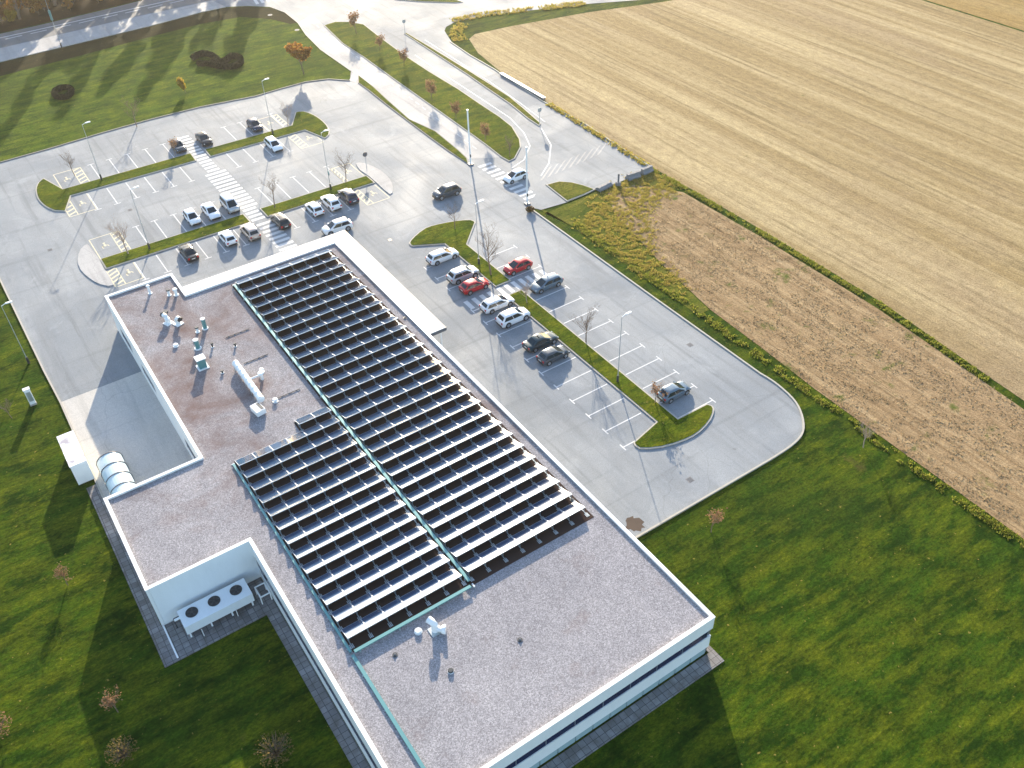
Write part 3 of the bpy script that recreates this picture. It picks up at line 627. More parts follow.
for nm, x, y in (('left', 11.0, 78.4), ('right', 11.75, 77.7)):
    rlabel([('body', MB().tube([(0, 0, 0), (0, 0, .55), (0, -.2, .75), (0, -.5, .8)], [.26, .26, .25, .22], 12), 'plaster'), ('hood', MB().tube([(0, -.5, .8), (0, -.62, .76)], [.27, .27], 12), 'darkmetal'), ('flange', MB().box(-.4, .4, -.4, .4, 0, .06), 'plaster')], 'gooseneck_vent', f'white gooseneck vent, {nm} of the pair by the left parapet', 'vent', (x, y, RZ), R(200 if nm == 'left' else 20))
rlabel([('cap', MB().tube([(0, 0, 0), (0, 0, .7)], .16, 10).tube([(0, 0, .7), (0, 0, .82)], [.32, .26], 12), 'darkmetal')], 'vent_pipe', 'black capped pipe behind the pair of gooseneck vents', 'vent', (11.15, 79.3, RZ))
rlabel([('stem', MB().tube([(0, 0, 0), (0, 0, .75), (-.08, .15, .95), (-.2, .45, 1.0)], [.24, .24, .24, .26], 12), 'plaster'), ('mouth', MB().tube([(.35, -.35, .3), (.55, -.5, .3)], [.3, .34], 14), 'coping'), ('elbow', MB().tube([(0, 0, .3), (.35, -.35, .3)], .2, 10), 'plaster'), ('base', MB().box(-.4, .4, -.4, .4, 0, .06), 'steel')], 'gooseneck_vent', 'white gooseneck vent standing before the left solar field', 'vent', (14.6, 33.2, RZ))

for lab, p0, p1 in (('thin dark conduit on gravel right of the duct top', (244, 364), (267, 353)), ('thin dark conduit on gravel right of the white stub', (272, 401), (300, 389)), ('thin conduit from the canopy corner across the gravel', (226, 338), (248, 327))):
    a, b = G(*p0, RZ), G(*p1, RZ); t = thing('roof_conduit', lab, 'conduit', (*a, RZ)); MB().tube([(0, 0, .06), (b[0] - a[0], 0, .06)], .035, 6).build('pipe', M['darkmetal'], t)
    for k in range(4): MB().box((b[0] - a[0]) * (k + .5) / 4 - .06, (b[0] - a[0]) * (k + .5) / 4 + .06, -.08, .08, 0, .05).build('support', M['concblock'], t)
for lab, px, py in (('dark roof drain on the bare south roof near the left tray', 395, 655), ('dark roof drain right of the gooseneck vent', 520, 640), ('dark roof drain by the right parapet', 572, 500), ('dark roof drain at mid right parapet', 405, 318)):
    t = thing('roof_drain', lab, 'drain', (*G(px, py, RZ), RZ)); MB().tube([(0, 0, 0), (0, 0, .05)], .18, 12).build('flange', M['darkmetal'], t); MB().tube([(0, 0, .05), (0, 0, .14)], [.1, .05], 10).build('leaf_guard', M['fascia'], t)
# ------------------------------------------------------------------ things round the building
t = thing('condenser_unit', 'long white air conditioning condenser with three round fans behind the wing', 'air conditioner', (3.2, 46.45, .06))
MB().box(-2.6, 2.6, -.9, .85, .55, 1.42).build('casing', M['plaster'], t)
for k in (-1, 0, 1):
    fr = MB().tube([(k * 1.7, .1, 1.422), (k * 1.7, .1, 1.47)], .46, 20).build('fan_ring', M['trim'], t)
    bl = MB(); bl.tube([(k * 1.7, .1, 1.472), (k * 1.7, .1, 1.5)], .1, 10)
    for q in range(5):
        an = q * math.pi * .4; bl.prism([(k * 1.7 + .08 * math.cos(an), .1 + .08 * math.sin(an)), (k * 1.7 + .4 * math.cos(an - .25), .1 + .4 * math.sin(an - .25)), (k * 1.7 + .42 * math.cos(an + .25), .1 + .42 * math.sin(an + .25))], 1.473, 1.483)
    bl.build('fan_blades', M['darkmetal'], fr)
for x in (-2.4, -.8, .8, 2.4):
    for y in (-.75, .7): MB().box(x - .06, x + .06, y - .06, y + .06, 0, .548).build('leg', M['plaster'], t)
MB().tube([(-2.6, .5, 1.2), (-3.0, .5, 1.2), (-3.0, .5, .1)], .05, 8).build('pipe', M['trim'], t)
MB().tube([(-3.0, .3, 1.25), (-2.6, .3, 1.25)], .1, 8).build('pipe_sleeve', M['plaster'], t)
t = thing('handrail_frame', 'white metal frame standing in the corner beside the condenser', 'frame', (6.6, 45.9, .06))
for x in (-.38, .38):
    for y in (-.55, .55): MB().box(x - .04, x + .04, y - .04, y + .04, 0, .8).build('leg', M['coping'], t)
MB().box(-.42, .42, -.6, -.5, .802, .86).box(-.42, .42, .5, .6, .802, .86).box(-.42, -.32, -.5, .5, .802, .86).box(.32, .42, -.5, .5, .802, .86).build('top_frame', M['coping'], t)
for i_, (x, y0, y1) in enumerate(((-.62, 44.5, 47.8),)):
    MB().box(x - .06, x + .06, y0, y1, .061, .12).build('edging_kerb', M['coping'], label='thin white edging strip continuing the wing wall line', category='edging')
MB().tube([(1.6, 45.2, .06), (1.6, 45.2, .9)], .03, 8).build('bollard_post', M['coping'], label='thin white post left in front of the condenser', category='post')
MB().tube([(4.3, 45.4, .06), (4.3, 45.4, .9)], .03, 8).build('bollard_post', M['coping'], label='thin white post right in front of the condenser', category='post')
t = thing('storage_container', 'white storage container with stained roof at the courtyard edge', 'container', (-1.4, 68.3, 0), R(0))
MB().box(-.68, .68, -2.2, 2.25, .1, 2.3).build('body', M['plaster'], t)
def stain_mat():
    m = mat('stained_white_roof', (.8, .8, .79), .5); q = NT(m); nzz = q.noise(q.pos, .8, 3, .6)
    q.col(q.mix(q.ramp(nzz, BW(.52, .66)), (.82, .81, .8), (.33, .3, .33))); return m
MB().box(-.72, .72, -2.24, 2.29, 2.3, 2.38).build('roof', stain_mat(), t)
MB().box(-.62, -.02, -2.23, -2.2, .2, 2.2).build('door', M['plaster'], t); MB().box(.02, .62, -2.23, -2.2, .2, 2.2).build('door', M['plaster'], t)
for x in (-.6, .6): MB().box(x - .08, x + .08, -2.1, 2.1, -.02, .1).build('skid', M['darkmetal'], t)
t = thing('barrel_shelter', 'pale translucent barrel vaulted shelter with dark ribs in courtyard corner', 'shelter', (.95, 64.0, .03))
def arch(rx, rz_, n_=14): return [(-rx * math.cos(math.pi * i / n_), .75 + rz_ * math.sin(math.pi * i / n_)) for i in range(n_ + 1)]
for k in range(4):
    y0 = 2.75 - k * 1.45; mb = MB(); prof = [(-1.05, .05)] + arch(1.05, .85) + [(1.05, .05)]
    b0 = len(mb.v)
    for yy in (y0 - .04, y0 - 1.41):
        mb.v += [(x, yy, z) for x, z in prof]
    N = len(prof)
    for i in range(N - 1): mb.face((i, i + 1, N + i + 1, N + i))
    o = mb.build('vault_panel', M['poly'], t); md = o.modifiers.new('solid', 'SOLIDIFY'); md.thickness = .03
for k in range(5):
    y0 = 2.75 - k * 1.45; MB().tube([(x, y0, z) for x, z in [(-1.07, 0)] + arch(1.09, .9) + [(1.09, 0)]], .05, 6).build('rib', M['fascia'], t)
t = thing('service_pillar', 'narrow white service pillar standing on the left lawn', 'pillar', (-2.9, 79.6, 0))
MB().box(-.3, .3, -.2, .2, -.02, .15).build('plinth', M['kerb'], t); MB().box(-.27, .27, -.17, .17, .15, 1.85).build('cabinet', M['plaster'], t); MB().box(-.31, .31, -.21, .21, 1.85, 1.95).build('cap', M['coping'], t); MB().box(-.2, .2, -.175, -.17, .5, 1.6).build('door', M['steel'], t)

# ------------------------------------------------------------------ lamps, posts, signs, blocks
def lamp(label, x, y, h=7.7, z=.0, arm=(1, 0), sign=False):
    t = thing('street_lamp', label, 'lamp post', (x, y, z), 0, 'street lamps around the car park')
    MB().tube([(0, 0, -.02), (0, 0, .75)], [.13, .11], 10).build('base', M['darkmetal'], t)
    MB().tube([(0, 0, .75), (0, 0, h)], [.045, .03], 10).build('pole', M['steel'], t, smooth=True)
    ax, ay = arm; ax *= .7; ay *= .7; MB().tube([(0, 0, h - .05), (ax * .5, ay * .5, h + .08), (ax * .75, ay * .75, h + .1)], .04, 8).build('arm', M['coping'], t)
    hd = MB(); c = Vector((ax, ay, 0)); s_ = Vector((-ay, ax, 0)) * .18
    p = [c * .6 + s_ * .6, c * 1.35 + s_, c * 1.5 + s_ * .6, c * 1.5 - s_ * .6, c * 1.35 - s_, c * .6 - s_ * .6]
    hd.prism([(v.x, v.y) for v in p], h + .05, h + .15); hd.build('lamp_head', M['plaster'], t)
    if sign: MB().tube([(-.05, -.12, 2.3), (.05, -.14, 2.3)], .3, 14).build('round_sign', M['teal'], t)
    return t
lamp('lamp post on the left end of upper car park island', *G(102, 180.5), z=.15)
lx, ly = G(262, 82, 7.7); lamp('lamp post near the hooked right end of upper island', lx, ly, 7.7, .15)
lamp('lamp post on lower island near its left end', *G(150, 249.5), z=.15)
lamp('lamp post with round teal sign on lower island right part', *G(331, 190), z=.15, sign=True)
lamp('lamp post on right car park island beside the bare tree', *G(479, 265), z=.15)
lamp('lamp post in middle of the long right island', *G(617.5, 382.5), z=.15)
lamp('lamp post on the left lawn beside the kerb', -1.84, 86.4, 7.1)
x, y = G(62, 48); t = lamp('lamp post with teal banner sleeve at the main road footway', x, y, 9.5, .1, (0, 1)); MB().tube([(0, 0, 4.6), (0, 0, 6.2)], .2, 10).build('banner_sleeve', M['teal'], t)
def pylon(label, x, y, h=7.6):
    t = thing('gate_pylon', label, 'post', (x, y, 0), 0, 'entrance pylons')
    MB().box(-.3, .3, -.3, .3, -.02, .16).build('plinth', M['fascia'], t); MB().box(-.07, .07, -.07, .07, .16, h).build('shaft', M['plaster'], t); MB().box(-.09, .09, -.11, -.09, 1.1, 1.5).build('badge', M['darkmetal'], t); MB().box(-.11, .11, -.11, .11, h, h + .08).build('cap', M['plaster'], t)
pylon('tall white post at the tip of the thin grass strip', 56.15, 95.1); pylon('tall white post at the corner of the field side kerb', 56.3, 82.2)
def sign(label, x, y, m='steel'):
    t = thing('road_sign', label, 'sign', (x, y, .1), 0, 'small road signs'); MB().tube([(0, 0, -.1), (0, 0, 2.3)], .04, 8).build('post', M['steel'], t)
    MB().tube([(0, -.05, 2.1), (0, -.08, 2.1)], .33, 16).build('disc', M[m], t)
sign('small road sign at the near end of access road median', *G(539.5, 124.5)); sign('small road sign at the far tip of access road median', *G(405, 34.2)); sign('small dark road sign on right paved half moon', *G(367, 169.5), 'fascia')
def block(label, x, y, w, h, rz):
    t = thing('concrete_block', label, 'block', (x, y, 0), rz, 'concrete blocks closing the forecourt')
    mb = MB(); prof = [(-.45, 0), (.45, 0), (.45, .25), (.22, .4), (.18, h), (-.18, h), (-.22, .4), (-.45, .25)]
    N = len(prof); mb.v = [(-w / 2, yy, zz) for yy, zz in prof] + [(w / 2, yy, zz) for yy, zz in prof]
    for i in range(N): mb.face((i, (i + 1) % N, N + (i + 1) % N, N + i))
    mb.face(range(N)); mb.face(range(2 * N - 1, N - 1, -1)); mb.build('body', M['concblock'], t, fix=True)
    for s_ in (-1, 1): MB().tube([(s_ * w / 4, 0, h), (s_ * w / 4, 0, h + .06), (s_ * w / 4 + .1, 0, h + .06), (s_ * w / 4 + .1, 0, h)], .015, 6).build('lifting_eye', M['darkmetal'], t)
block('grey concrete barrier block at the field corner of forecourt', 73.3, 79.55, 1.7, .75, R(3)); block('grey concrete barrier block second from the field corner', 71.0, 79.5, 1.9, .75, R(-4)); block('long low grey concrete block by the half oval grass', 66.4, 79.7, 2.2, .45, R(8))
t = thing('barrier_post', 'dark grey barrier post between the forecourt blocks', 'post', (68.2, 79.1, 0)); MB().box(-.25, .25, -.25, .25, 0, .5).build('foot', M['concblock'], t); MB().tube([(0, 0, .5), (0, 0, 1.5)], .12, 8).build('shaft', M['concblock'], t); MB().tube([(0, 0, 1.5), (0, 0, 1.62)], [.16, .05], 8).build('cap', M['darkmetal'], t)
t = thing('concrete_culvert_wall', 'long pale concrete parapet beside the access road field edge', 'wall', (75.75, 111.5, 0), R(0))
for k in range(4): MB().box(-.2, .2, -5.8 + k * 2.9, -2.95 + k * 2.9, 0, .3).build('wall_panel', M['concblock'], t)
MB().box(-.26, .26, -5.85, 5.75, .3, .36).build('coping', M['coping'], t)
def manhole(label, px, py):
    t = thing('manhole_cover', label, 'manhole cover', (*G(px, py), 0)); MB().tube([(0, 0, -.02), (0, 0, .03)], .42, 16).build('collar', M['kerb'], t); MB().tube([(0, 0, .03), (0, 0, .04)], .32, 16).build('lid', M['concblock'], t)
def drain(label, px, py):
    t = thing('drain_cover', label, 'drain cover', (*G(px, py), .02)); MB().box(-.3, .3, -.3, .3, 0, .006).build('frame', M['concblock'], t)
    for k in range(5): MB().box(-.22, .22, -.24 + k * .1, -.19 + k * .1, .006, .012).build('bar', M['darkmetal'], t)
drain('drain cover in the lane between the two islands', 130, 210); drain('drain cover in the open asphalt left of entrance island', 390, 240); drain('drain cover in the lane along the field side kerb', 690, 345); drain('drain cover in the turning area by the right lawn', 690, 480); drain('drain cover in the lane left of the paved half moon', 50, 250)
manhole('manhole cover in the strip lawn next to the last red tree', 503, 139); manhole('manhole cover at the top right corner of big lawn', 270, 15); manhole('manhole cover by the cycle path in big lawn', 297, 30)

# ================================================================== VEHICLES
KIND = dict(   # L, W, H, belt, wb, wt, rt, rb, tail_z, nose_z, wheel radius
    hatch=(4.1, 1.78, 1.48, .90, 1.18, .22, -1.42, -1.93, .97, .72, .32),
    sedan=(4.65, 1.82, 1.45, .90, 1.22, .22, -1.0, -1.82, 1.0, .70, .33),
    wagon=(4.7, 1.84, 1.48, .90, 1.36, .38, -1.8, -2.25, .98, .72, .33),
    suv=(4.5, 1.88, 1.66, 1.0, 1.32, .42, -1.68, -2.13, 1.06, .88, .37),
    van=(4.5, 1.88, 1.84, 1.02, 1.78, .85, -1.95, -2.19, 1.08, .92, .34))
def car_meshes(kind):
    L, W, H, BZ, wb, wt, rt, rb, tz, nz, wr = KIND[kind]; h = L / 2; w = W / 2; D = {}
    st = [(-h, .42, tz - .18, w * .78), (-h + .06, .3, tz - .05, w * .9), (-h + .3, .24, tz, w * .97), (rb + .25, .22, BZ + .01, w), (0, .2, BZ, w), (wb - .2, .2, BZ, w), (wb + .05, .2, BZ - .0, w * .99), ((wb + h) / 2, .2, (BZ + nz) / 2 + .06, w * .97), (h - .35, .22, nz + .06, w * .93), (h - .1, .26, nz - .02, w * .82), (h, .38, nz - .14, w * .66)]
    mb = MB(); rings = []
    for x, zl, zt, hw_ in st:
        half = [(0, zt + .015), (hw_ * .55, zt + .01), (hw_ * .86, zt - .02), (hw_ * .97, zt - .1), (hw_, (zl + zt) / 2 + .03), (hw_ * .985, zl + .16), (hw_ * .9, zl), (0, zl)]
        ring = [(x, y, z) for y, z in half] + [(x, -y, z) for y, z in half[-2:0:-1]]
        rings.append(len(mb.v)); mb.v += ring
    N = 14
    for b0, b1 in zip(rings, rings[1:]):
        for k in range(N): mb.face((b0 + k, b1 + k, b1 + (k + 1) % N, b0 + (k + 1) % N))
    mb.face([rings[0] + k for k in range(N)]); mb.face([rings[-1] + k for k in range(N)][::-1])
    # cabin: rings from the belt up to the roof
    bw, tw = w * .93, w * .70
    def ring(z, xf, xr, hw_, fr=.82): return [(xf, hw_ * fr, z), (xf - .12, hw_ * .97, z), ((xf + xr) / 2, hw_, z), (xr + .1, hw_ * .96, z), (xr, hw_ * fr, z), (xr, -hw_ * fr, z), (xr + .1, -hw_ * .96, z), ((xf + xr) / 2, -hw_, z), (xf - .12, -hw_ * .97, z), (xf, -hw_ * fr, z)]
    cab = [ring(BZ - .04, wb + .05, rb - .02, bw), ring(H - .1, wt, rt, tw + .05), ring(H - .03, wt - .2, rt + .1, tw - .05), ring(H, wt - .6, rt + .55, tw - .28)]
    rs = []
    for c in cab: rs.append(len(mb.v)); mb.v += c
    for b0, b1 in zip(rs, rs[1:]):
        for k in range(10): mb.face((b0 + k, b0 + (k + 1) % 10, b1 + (k + 1) % 10, b1 + k))
    mb.face([rs[-1] + k for k in range(10)])
    D['body'] = mb.mesh('body', M['paint'], smooth=38, fix=True)
    zb, zt_ = BZ - .06, H - .09
    def on(a, b, u, vv):  # bilinear helper between bottom ring edge a and top ring edge b
        p = Vector(a[0]).lerp(Vector(a[1]), u); q = Vector(b[0]).lerp(Vector(b[1]), u); return p.lerp(q, vv)
    def pane(i, j, u0, u1, v0, v1, off=.012):
        A = (cab[0][i], cab[0][j]); B = (cab[1][i], cab[1][j]); m_ = MB()
        P = [on(A, B, u0, v0), on(A, B, u1, v0), on(A, B, u1, v1), on(A, B, u0, v1)]
        nn = (P[1] - P[0]).cross(P[3] - P[0]).normalized(); c = sum(P, Vector()) / 4
        if nn.dot(c - Vector((c.x * .3, 0, c.z - .3))) < 0: nn = -nn
        m_.v = [tuple(p + nn * off) for p in P] + [tuple(p - nn * .01) for p in P]
        for q in ((0, 1, 2, 3), (7, 6, 5, 4), (0, 4, 5, 1), (1, 5, 6, 2), (2, 6, 7, 3), (3, 7, 4, 0)): m_.face(q)
        return m_.mesh('glass', M['carglass'], fix=True)
    D['windscreen'] = pane(9, 0, .02, .98, .06, .97); D['rear_window'] = pane(4, 5, .04, .96, .3, .96)
    D['side_windows'] = [pane(1, 2, .12, .98, .12, .93), pane(2, 3, .03, .93, .12, .93), pane(8, 7, .12, .98, .12, .93), pane(7, 6, .03, .93, .12, .93)]
    tr = MB(); tr.tube([(0, -.11, 0), (0, .11, 0)], wr, 18); D['tyre'] = tr.mesh('tyre', M['rubber'], smooth=40)
    rm = MB(); rm.tube([(0, .1, 0), (0, .125, 0)], wr * .66, 14)
    for q in range(5):
        an = q * math.pi * .4; rm.prism([(0, 0)] * 3, 0, 0) if False else None
    D['rim'] = rm.mesh('rim', M['rim'])
    ar = MB(); ar.tube([(0, -.02, 0), (0, .02, 0)], wr + .07, 18); D['arch'] = ar.mesh('wheel_arch', M['trim'])
    hl = MB(); hl.box(-.16, .1, -.2, .2, -.07, .07); D['headlight'] = hl.mesh('headlight', M['head'])
    tl = MB(); tl.box(-.05, .12, -.13, .13, -.13, .13); D['taillight'] = tl.mesh('taillight', M['tail'])
    D['plate'] = MB().box(-.012, .012, -.26, .26, -.06, .06).mesh('number_plate', M['plate'])
    D['mirror'] = MB().box(-.08, .08, -.1, .1, -.06, .07).mesh('mirror', M['paint'])
    D['bumper'] = MB().box(-.07, .07, -w * .74, w * .74, -.12, .1).mesh('bumper', M['trim'])
    return D
CARM = {k: car_meshes(k) for k in KIND}
def paint(name, c, metal=.0, rough=.28): m = mat('paint_' + name, c, rough, metal, .35, .35); m.node_tree.nodes['Principled BSDF'].inputs['Coat Roughness'].default_value = .06; return m
PT_ = dict(white=paint('white', (.8, .8, .8)), silver=paint('silver', (.55, .57, .58), .5), beige=paint('beige', (.5, .42, .36), .4), black=paint('black', (.018, .018, .02)), navy=paint('navy', (.02, .03, .06)), dkgreen=paint('dark_petrol', (.02, .045, .055)), red=paint('red', (.45, .012, .02)), grey=paint('blue_grey', (.14, .19, .23), .4), slate=paint('slate', (.07, .085, .1), .3))
def car(kind, color, x, y, heading, label, roof_bars=False):
    L, W, H, BZ, wb, wt, rt, rb, tz, nz, wr = KIND[kind]; h = L / 2; w = W / 2; D = CARM[kind]
    t = thing('parked_car' if 'driv' not in label else 'car', label, 'car', (x, y, .024), R(heading), 'cars'); t.scale = (1 / S,) * 3
    pm_ = PT_[color]
    def pp(name, me, loc=(0, 0, 0), painted=False, rz=0, parent=t):
        o = link(name, me, parent, loc, rz)
        if painted: o.material_slots[0].link = 'OBJECT'; o.material_slots[0].material = pm_
        return o
    pp('body', D['body'], painted=True)
    pp('windscreen', D['windscreen']); pp('rear_window', D['rear_window'])
    for g_ in D['side_windows']: pp('side_window', g_)
    for xx in (h * .62, -h * .60):
        for s_ in (-1, 1):
            wh = pp('wheel', D['tyre'], (xx, s_ * (w - .1), wr), rz=0 if s_ > 0 else math.pi); pp('rim', D['rim'], parent=wh); pp('wheel_arch', D['arch'], (0, .085, .03), parent=wh)
    for s_ in (-1, 1):
        pp('headlight', D['headlight'], (h - .2, s_ * w * .6, nz - .1)); pp('taillight', D['taillight'], (-h + .05, s_ * w * .72, tz - .22)); pp('mirror', D['mirror'], (wb - .35, s_ * (w + .06), BZ + .04), True)
    pp('number_plate', D['plate'], (-h - .005, 0, tz - .32)); pp('bumper', D['bumper'], (h - .03, 0, .36)); pp('bumper', D['bumper'], (-h + .05, 0, .4))
    if roof_bars:
        for s_ in (-1, 1): MB().box(rt + .3, wt - .2, s_ * w * .55 - .02, s_ * w * .55 + .02, H - .0, H + .05).build('roof_rail', M['rim'], t)
    return t
DN, UP, RT, LF = -90, 90, 0, 180
CARS = [
    ('hatch', 'slate', 26.1, 123.3, DN, 'dark hatchback beside orange bush, top row left of crossing'),
    ('sedan', 'black', 29.75, 123.2, DN, 'black saloon in top row just right of zebra crossing'),
    ('hatch', 'navy', 37.2, 123.0, DN, 'dark blue hatchback at the right of the top row'),
    ('wagon', 'white', 36.95, 115.6, DN, 'white estate car alone below the upper island'),
    ('hatch', 'white', 21.1, 103.4, DN, 'white hatchback leftmost of three above the lower island'),
    ('sedan', 'white', 23.5, 103.4, DN, 'white saloon in the middle of three above the lower island'),
    ('van', 'silver', 26.0, 103.5, DN, 'tall pale people carrier beside the zebra crossing above lower island'),
    ('sedan', 'black', 18.1, 96.0, UP, 'black saloon leftmost in the row below the lower island'),
    ('hatch', 'white', 22.95, 96.3, UP, 'white hatchback left of the beige crossover'),
    ('suv', 'beige', 25.65, 95.9, UP, 'beige crossover just left of the zebra crossing'),
    ('wagon', 'black', 29.6, 96.2, UP, 'black estate car just right of the zebra crossing, lower row', True),
    ('hatch', 'white', 34.15, 96.3, UP, 'white hatchback beside the white crossover, lower island right part'),
    ('suv', 'white', 36.45, 96.4, UP, 'white crossover between white hatchback and dark blue car'),
    ('suv', 'navy', 38.9, 96.5, UP, 'dark blue crossover at the right end of lower row'),
    ('suv', 'white', 34.5, 90.6, 176, 'white crossover driving past the corner of the canopy roof'),
    ('suv', 'slate', 49.4, 90.0, 178, 'dark grey crossover driving across the open car park'),
    ('hatch', 'white', 58.6, 88.2, 183, 'white hatchback driving over the entrance crossing'),
    ('wagon', 'white', 41.5, 77.8, RT, 'white estate car nearest the hooked entrance island'),
    ('suv', 'silver', 41.4, 73.2, RT, 'silver crossover left of the red hatchback', True),
    ('hatch', 'red', 41.3, 70.7, RT, 'red hatchback on the building side beside the crossing'),
    ('wagon', 'white', 41.5, 66.5, RT, 'white estate car just below the right car park crossing', True),
    ('suv', 'white', 41.5, 63.5, RT, 'white crossover two places below the right car park crossing'),
    ('sedan', 'dkgreen', 41.5, 58.6, RT, 'dark petrol saloon left of the small dark hatchback'),
    ('hatch', 'slate', 41.25, 56.1, RT, 'small dark hatchback with bright red tail lights'),
    ('hatch', 'red', 47.2, 71.0, LF, 'red hatchback on the field side above the crossing'),
    ('wagon', 'grey', 47.8, 66.4, LF, 'blue grey estate car on the field side below the crossing'),
    ('hatch', 'grey', 47.2, 45.1, RT, 'blue grey hatchback alone near the curved island end')]
for c in CARS: car(*c)

# ================================================================== VEGETATION
def bare_tree_mesh(seed, h, leaves=0, leafm='leaf_rust', leaf_s=.09, spread=.55, pale=False, depth=4):
    q = random.Random(seed); tr = MB(); tw = MB(); lv = MB()
    def br(p, dv, L, r0, lev):
        n_ = 3; pts = [p]; rad = [r0]; dd = dv.copy()
        for i in range(n_):
            dd = (dd + Vector((q.uniform(-.16, .16), q.uniform(-.16, .16), .06))).normalized(); p = p + dd * (L / n_); pts.append(p); rad.append(r0 * (1 - .5 * (i + 1) / n_))
        (tr if lev == 0 else tw).tube(pts, rad, 6 if lev < 2 else 4, cap=False)
        if lev >= 2:
            for _ in range(leaves):
                c = pts[q.randint(1, n_)] + Vector((q.uniform(-.25, .25), q.uniform(-.25, .25), q.uniform(-.25, .25))); a = Vector((q.uniform(-1, 1), q.uniform(-1, 1), q.uniform(-1, 1))).normalized(); b = a.cross(Vector((q.uniform(-1, 1), q.uniform(-1, 1), q.uniform(-1, 1)))).normalized(); s_ = leaf_s * q.uniform(.6, 1.4); lv.quad(c, a * s_, b * s_ * .7)
        if lev < depth:
            for i in range((q.randint(4, 5) if lev < 3 else q.randint(3, 4)) if lev else q.randint(9, 11)):
                base = pts[q.randint(2 if lev == 0 else 1, n_)] if lev else pts[1].lerp(pts[3], q.uniform(.15, 1)); an = q.uniform(0, 2 * math.pi)
                nd = (dd * (1 - spread) + Vector((math.cos(an), math.sin(an), q.uniform(.2, .7))) * spread).normalized(); br(base, nd, L * q.uniform(.4, .6), rad[-1] * .62 + .002, lev + 1)
    br(Vector((0, 0, -.05)), Vector((0, 0, 1)), h * .62, h * .017, 0)
    bm_mat = M['barkpale'] if pale else M['bark']
    return tr.mesh('trunk', bm_mat, smooth=60), tw.mesh('twigs', bm_mat), (lv.mesh('leaves', M[leafm]) if leaves else None)
def tree(name, label, meshes, x, y, z=0, s=1.0, rz=0.0, cat='tree', group=None):
    t = thing(name, label, cat, (x, y, z), rz, group); t.scale = (s, s, s)
    link('trunk', meshes[0], t); cr = link('crown', meshes[1], t)
    if meshes[2]: link('leaves', meshes[2], cr)
    return t
BT = [bare_tree_mesh(s_, 4.2, 0, 'leaf_rust', .05, pale=(s_ % 2 == 0)) for s_ in (1, 2, 3)]
OT = [bare_tree_mesh(s_, 3.2, 1, 'leaf_rust', .07, .6, depth=3) for s_ in (11, 12)]
RD = [bare_tree_mesh(s_, 3.2, 2, 'leaf_rust', .075, .5, depth=3) for s_ in (21, 22)]
YT = bare_tree_mesh(31, 6.5, 4, 'leaf_orange', .15, .55); YY = bare_tree_mesh(32, 2.2, 12, 'leaf_yellow', .1, .4, depth=3)
bare = [((75, 176), 'bare young tree at the left end of upper island', .8), ((129, 255), 'bare young tree at the left end of lower island', 1.15), ((275, 209), 'bare young tree on lower island just right of crossing', 1.0), ((346, 182), 'bare young tree near right paved half moon', .95), ((288, 127), 'thin bare tree near the hooked end of upper island', .9), ((491, 276), 'large bare tree beside the red cars', 1.35), ((586, 343), 'bare young tree with few rusty leaves on long right island', 1.0), ((527, 304), 'small bare tree at the crossing end of long right island', .8), ((455, 230), 'thin bare tree on the hooked entrance island', .8), ((510, 158), 'grey bare shrub on the tip of strip lawn', .75), ((863, 448), 'thin bare sapling beside the weed strip on right lawn', .7), ((137, 127), 'bare tree at the kerb of the big upper lawn', 1.0)]
for i, (p, lab, s_) in enumerate(bare): tree('bare_tree', lab, BT[i % 3], *G(*p), .1, s_, i * 1.3, group='bare young trees')
for i, (p, lab) in enumerate((((490, 220), 'dense red leaved tree at far tip of strip lawn'), ((640, 330), 'second small red tree of the strip lawn from the junction'), ((795, 430), 'third small red tree of the strip lawn from the junction'), ((975, 650), 'fourth small red tree of the strip lawn from the junction'))):
    tree('red_tree', lab, RD[i % 2], *G(280 + p[0] / 6.4, p[1] / 6.4), .1, [1.15, .85, .85, .95][i], i, group='small red trees on the strip lawn')
for i, (p, lab) in enumerate((((456, 120), 'fifth small red tree of the strip lawn from the junction'), ((486, 142.5), 'small red tree nearest the entrance crossing'))): tree('red_tree', lab, RD[i % 2], *G(*p), .1, .8, i + 2, group='small red trees on the strip lawn')
tree('orange_tree', 'rusty orange bush tree behind the blue grey hatchback', OT[0], *G(655, 404), .12, .8, 0)
tree('orange_tree', 'orange sapling on the lawn right of building', OT[1], *G(711, 532), 0, .8, 1)
tree('orange_tree', 'orange bush beside the dark hatchback on upper island', OT[1], 25.0, 121.5, .12, .75, 2)
tree('orange_tree', 'larger orange leaved tree on the big upper lawn', YT, *G(304, 74), 0, .85, 0); tree('yellow_sapling', 'tiny bright yellow sapling on the big upper lawn', YY, *G(186, 93), 0, 1.0, 0)
for i, (p, lab, s_) in enumerate((((68, 585), 'bare brownish sapling on the left lawn', .9), ((12, 418), 'thin bare sapling at the left picture edge', .7), ((118, 712), 'dry brownish sapling on shaded lower lawn', .95))): tree('orange_tree' if i else 'bare_tree', lab, BT[0] if i == 1 else OT[i % 2], *G(*p), 0, s_ * .8, i)

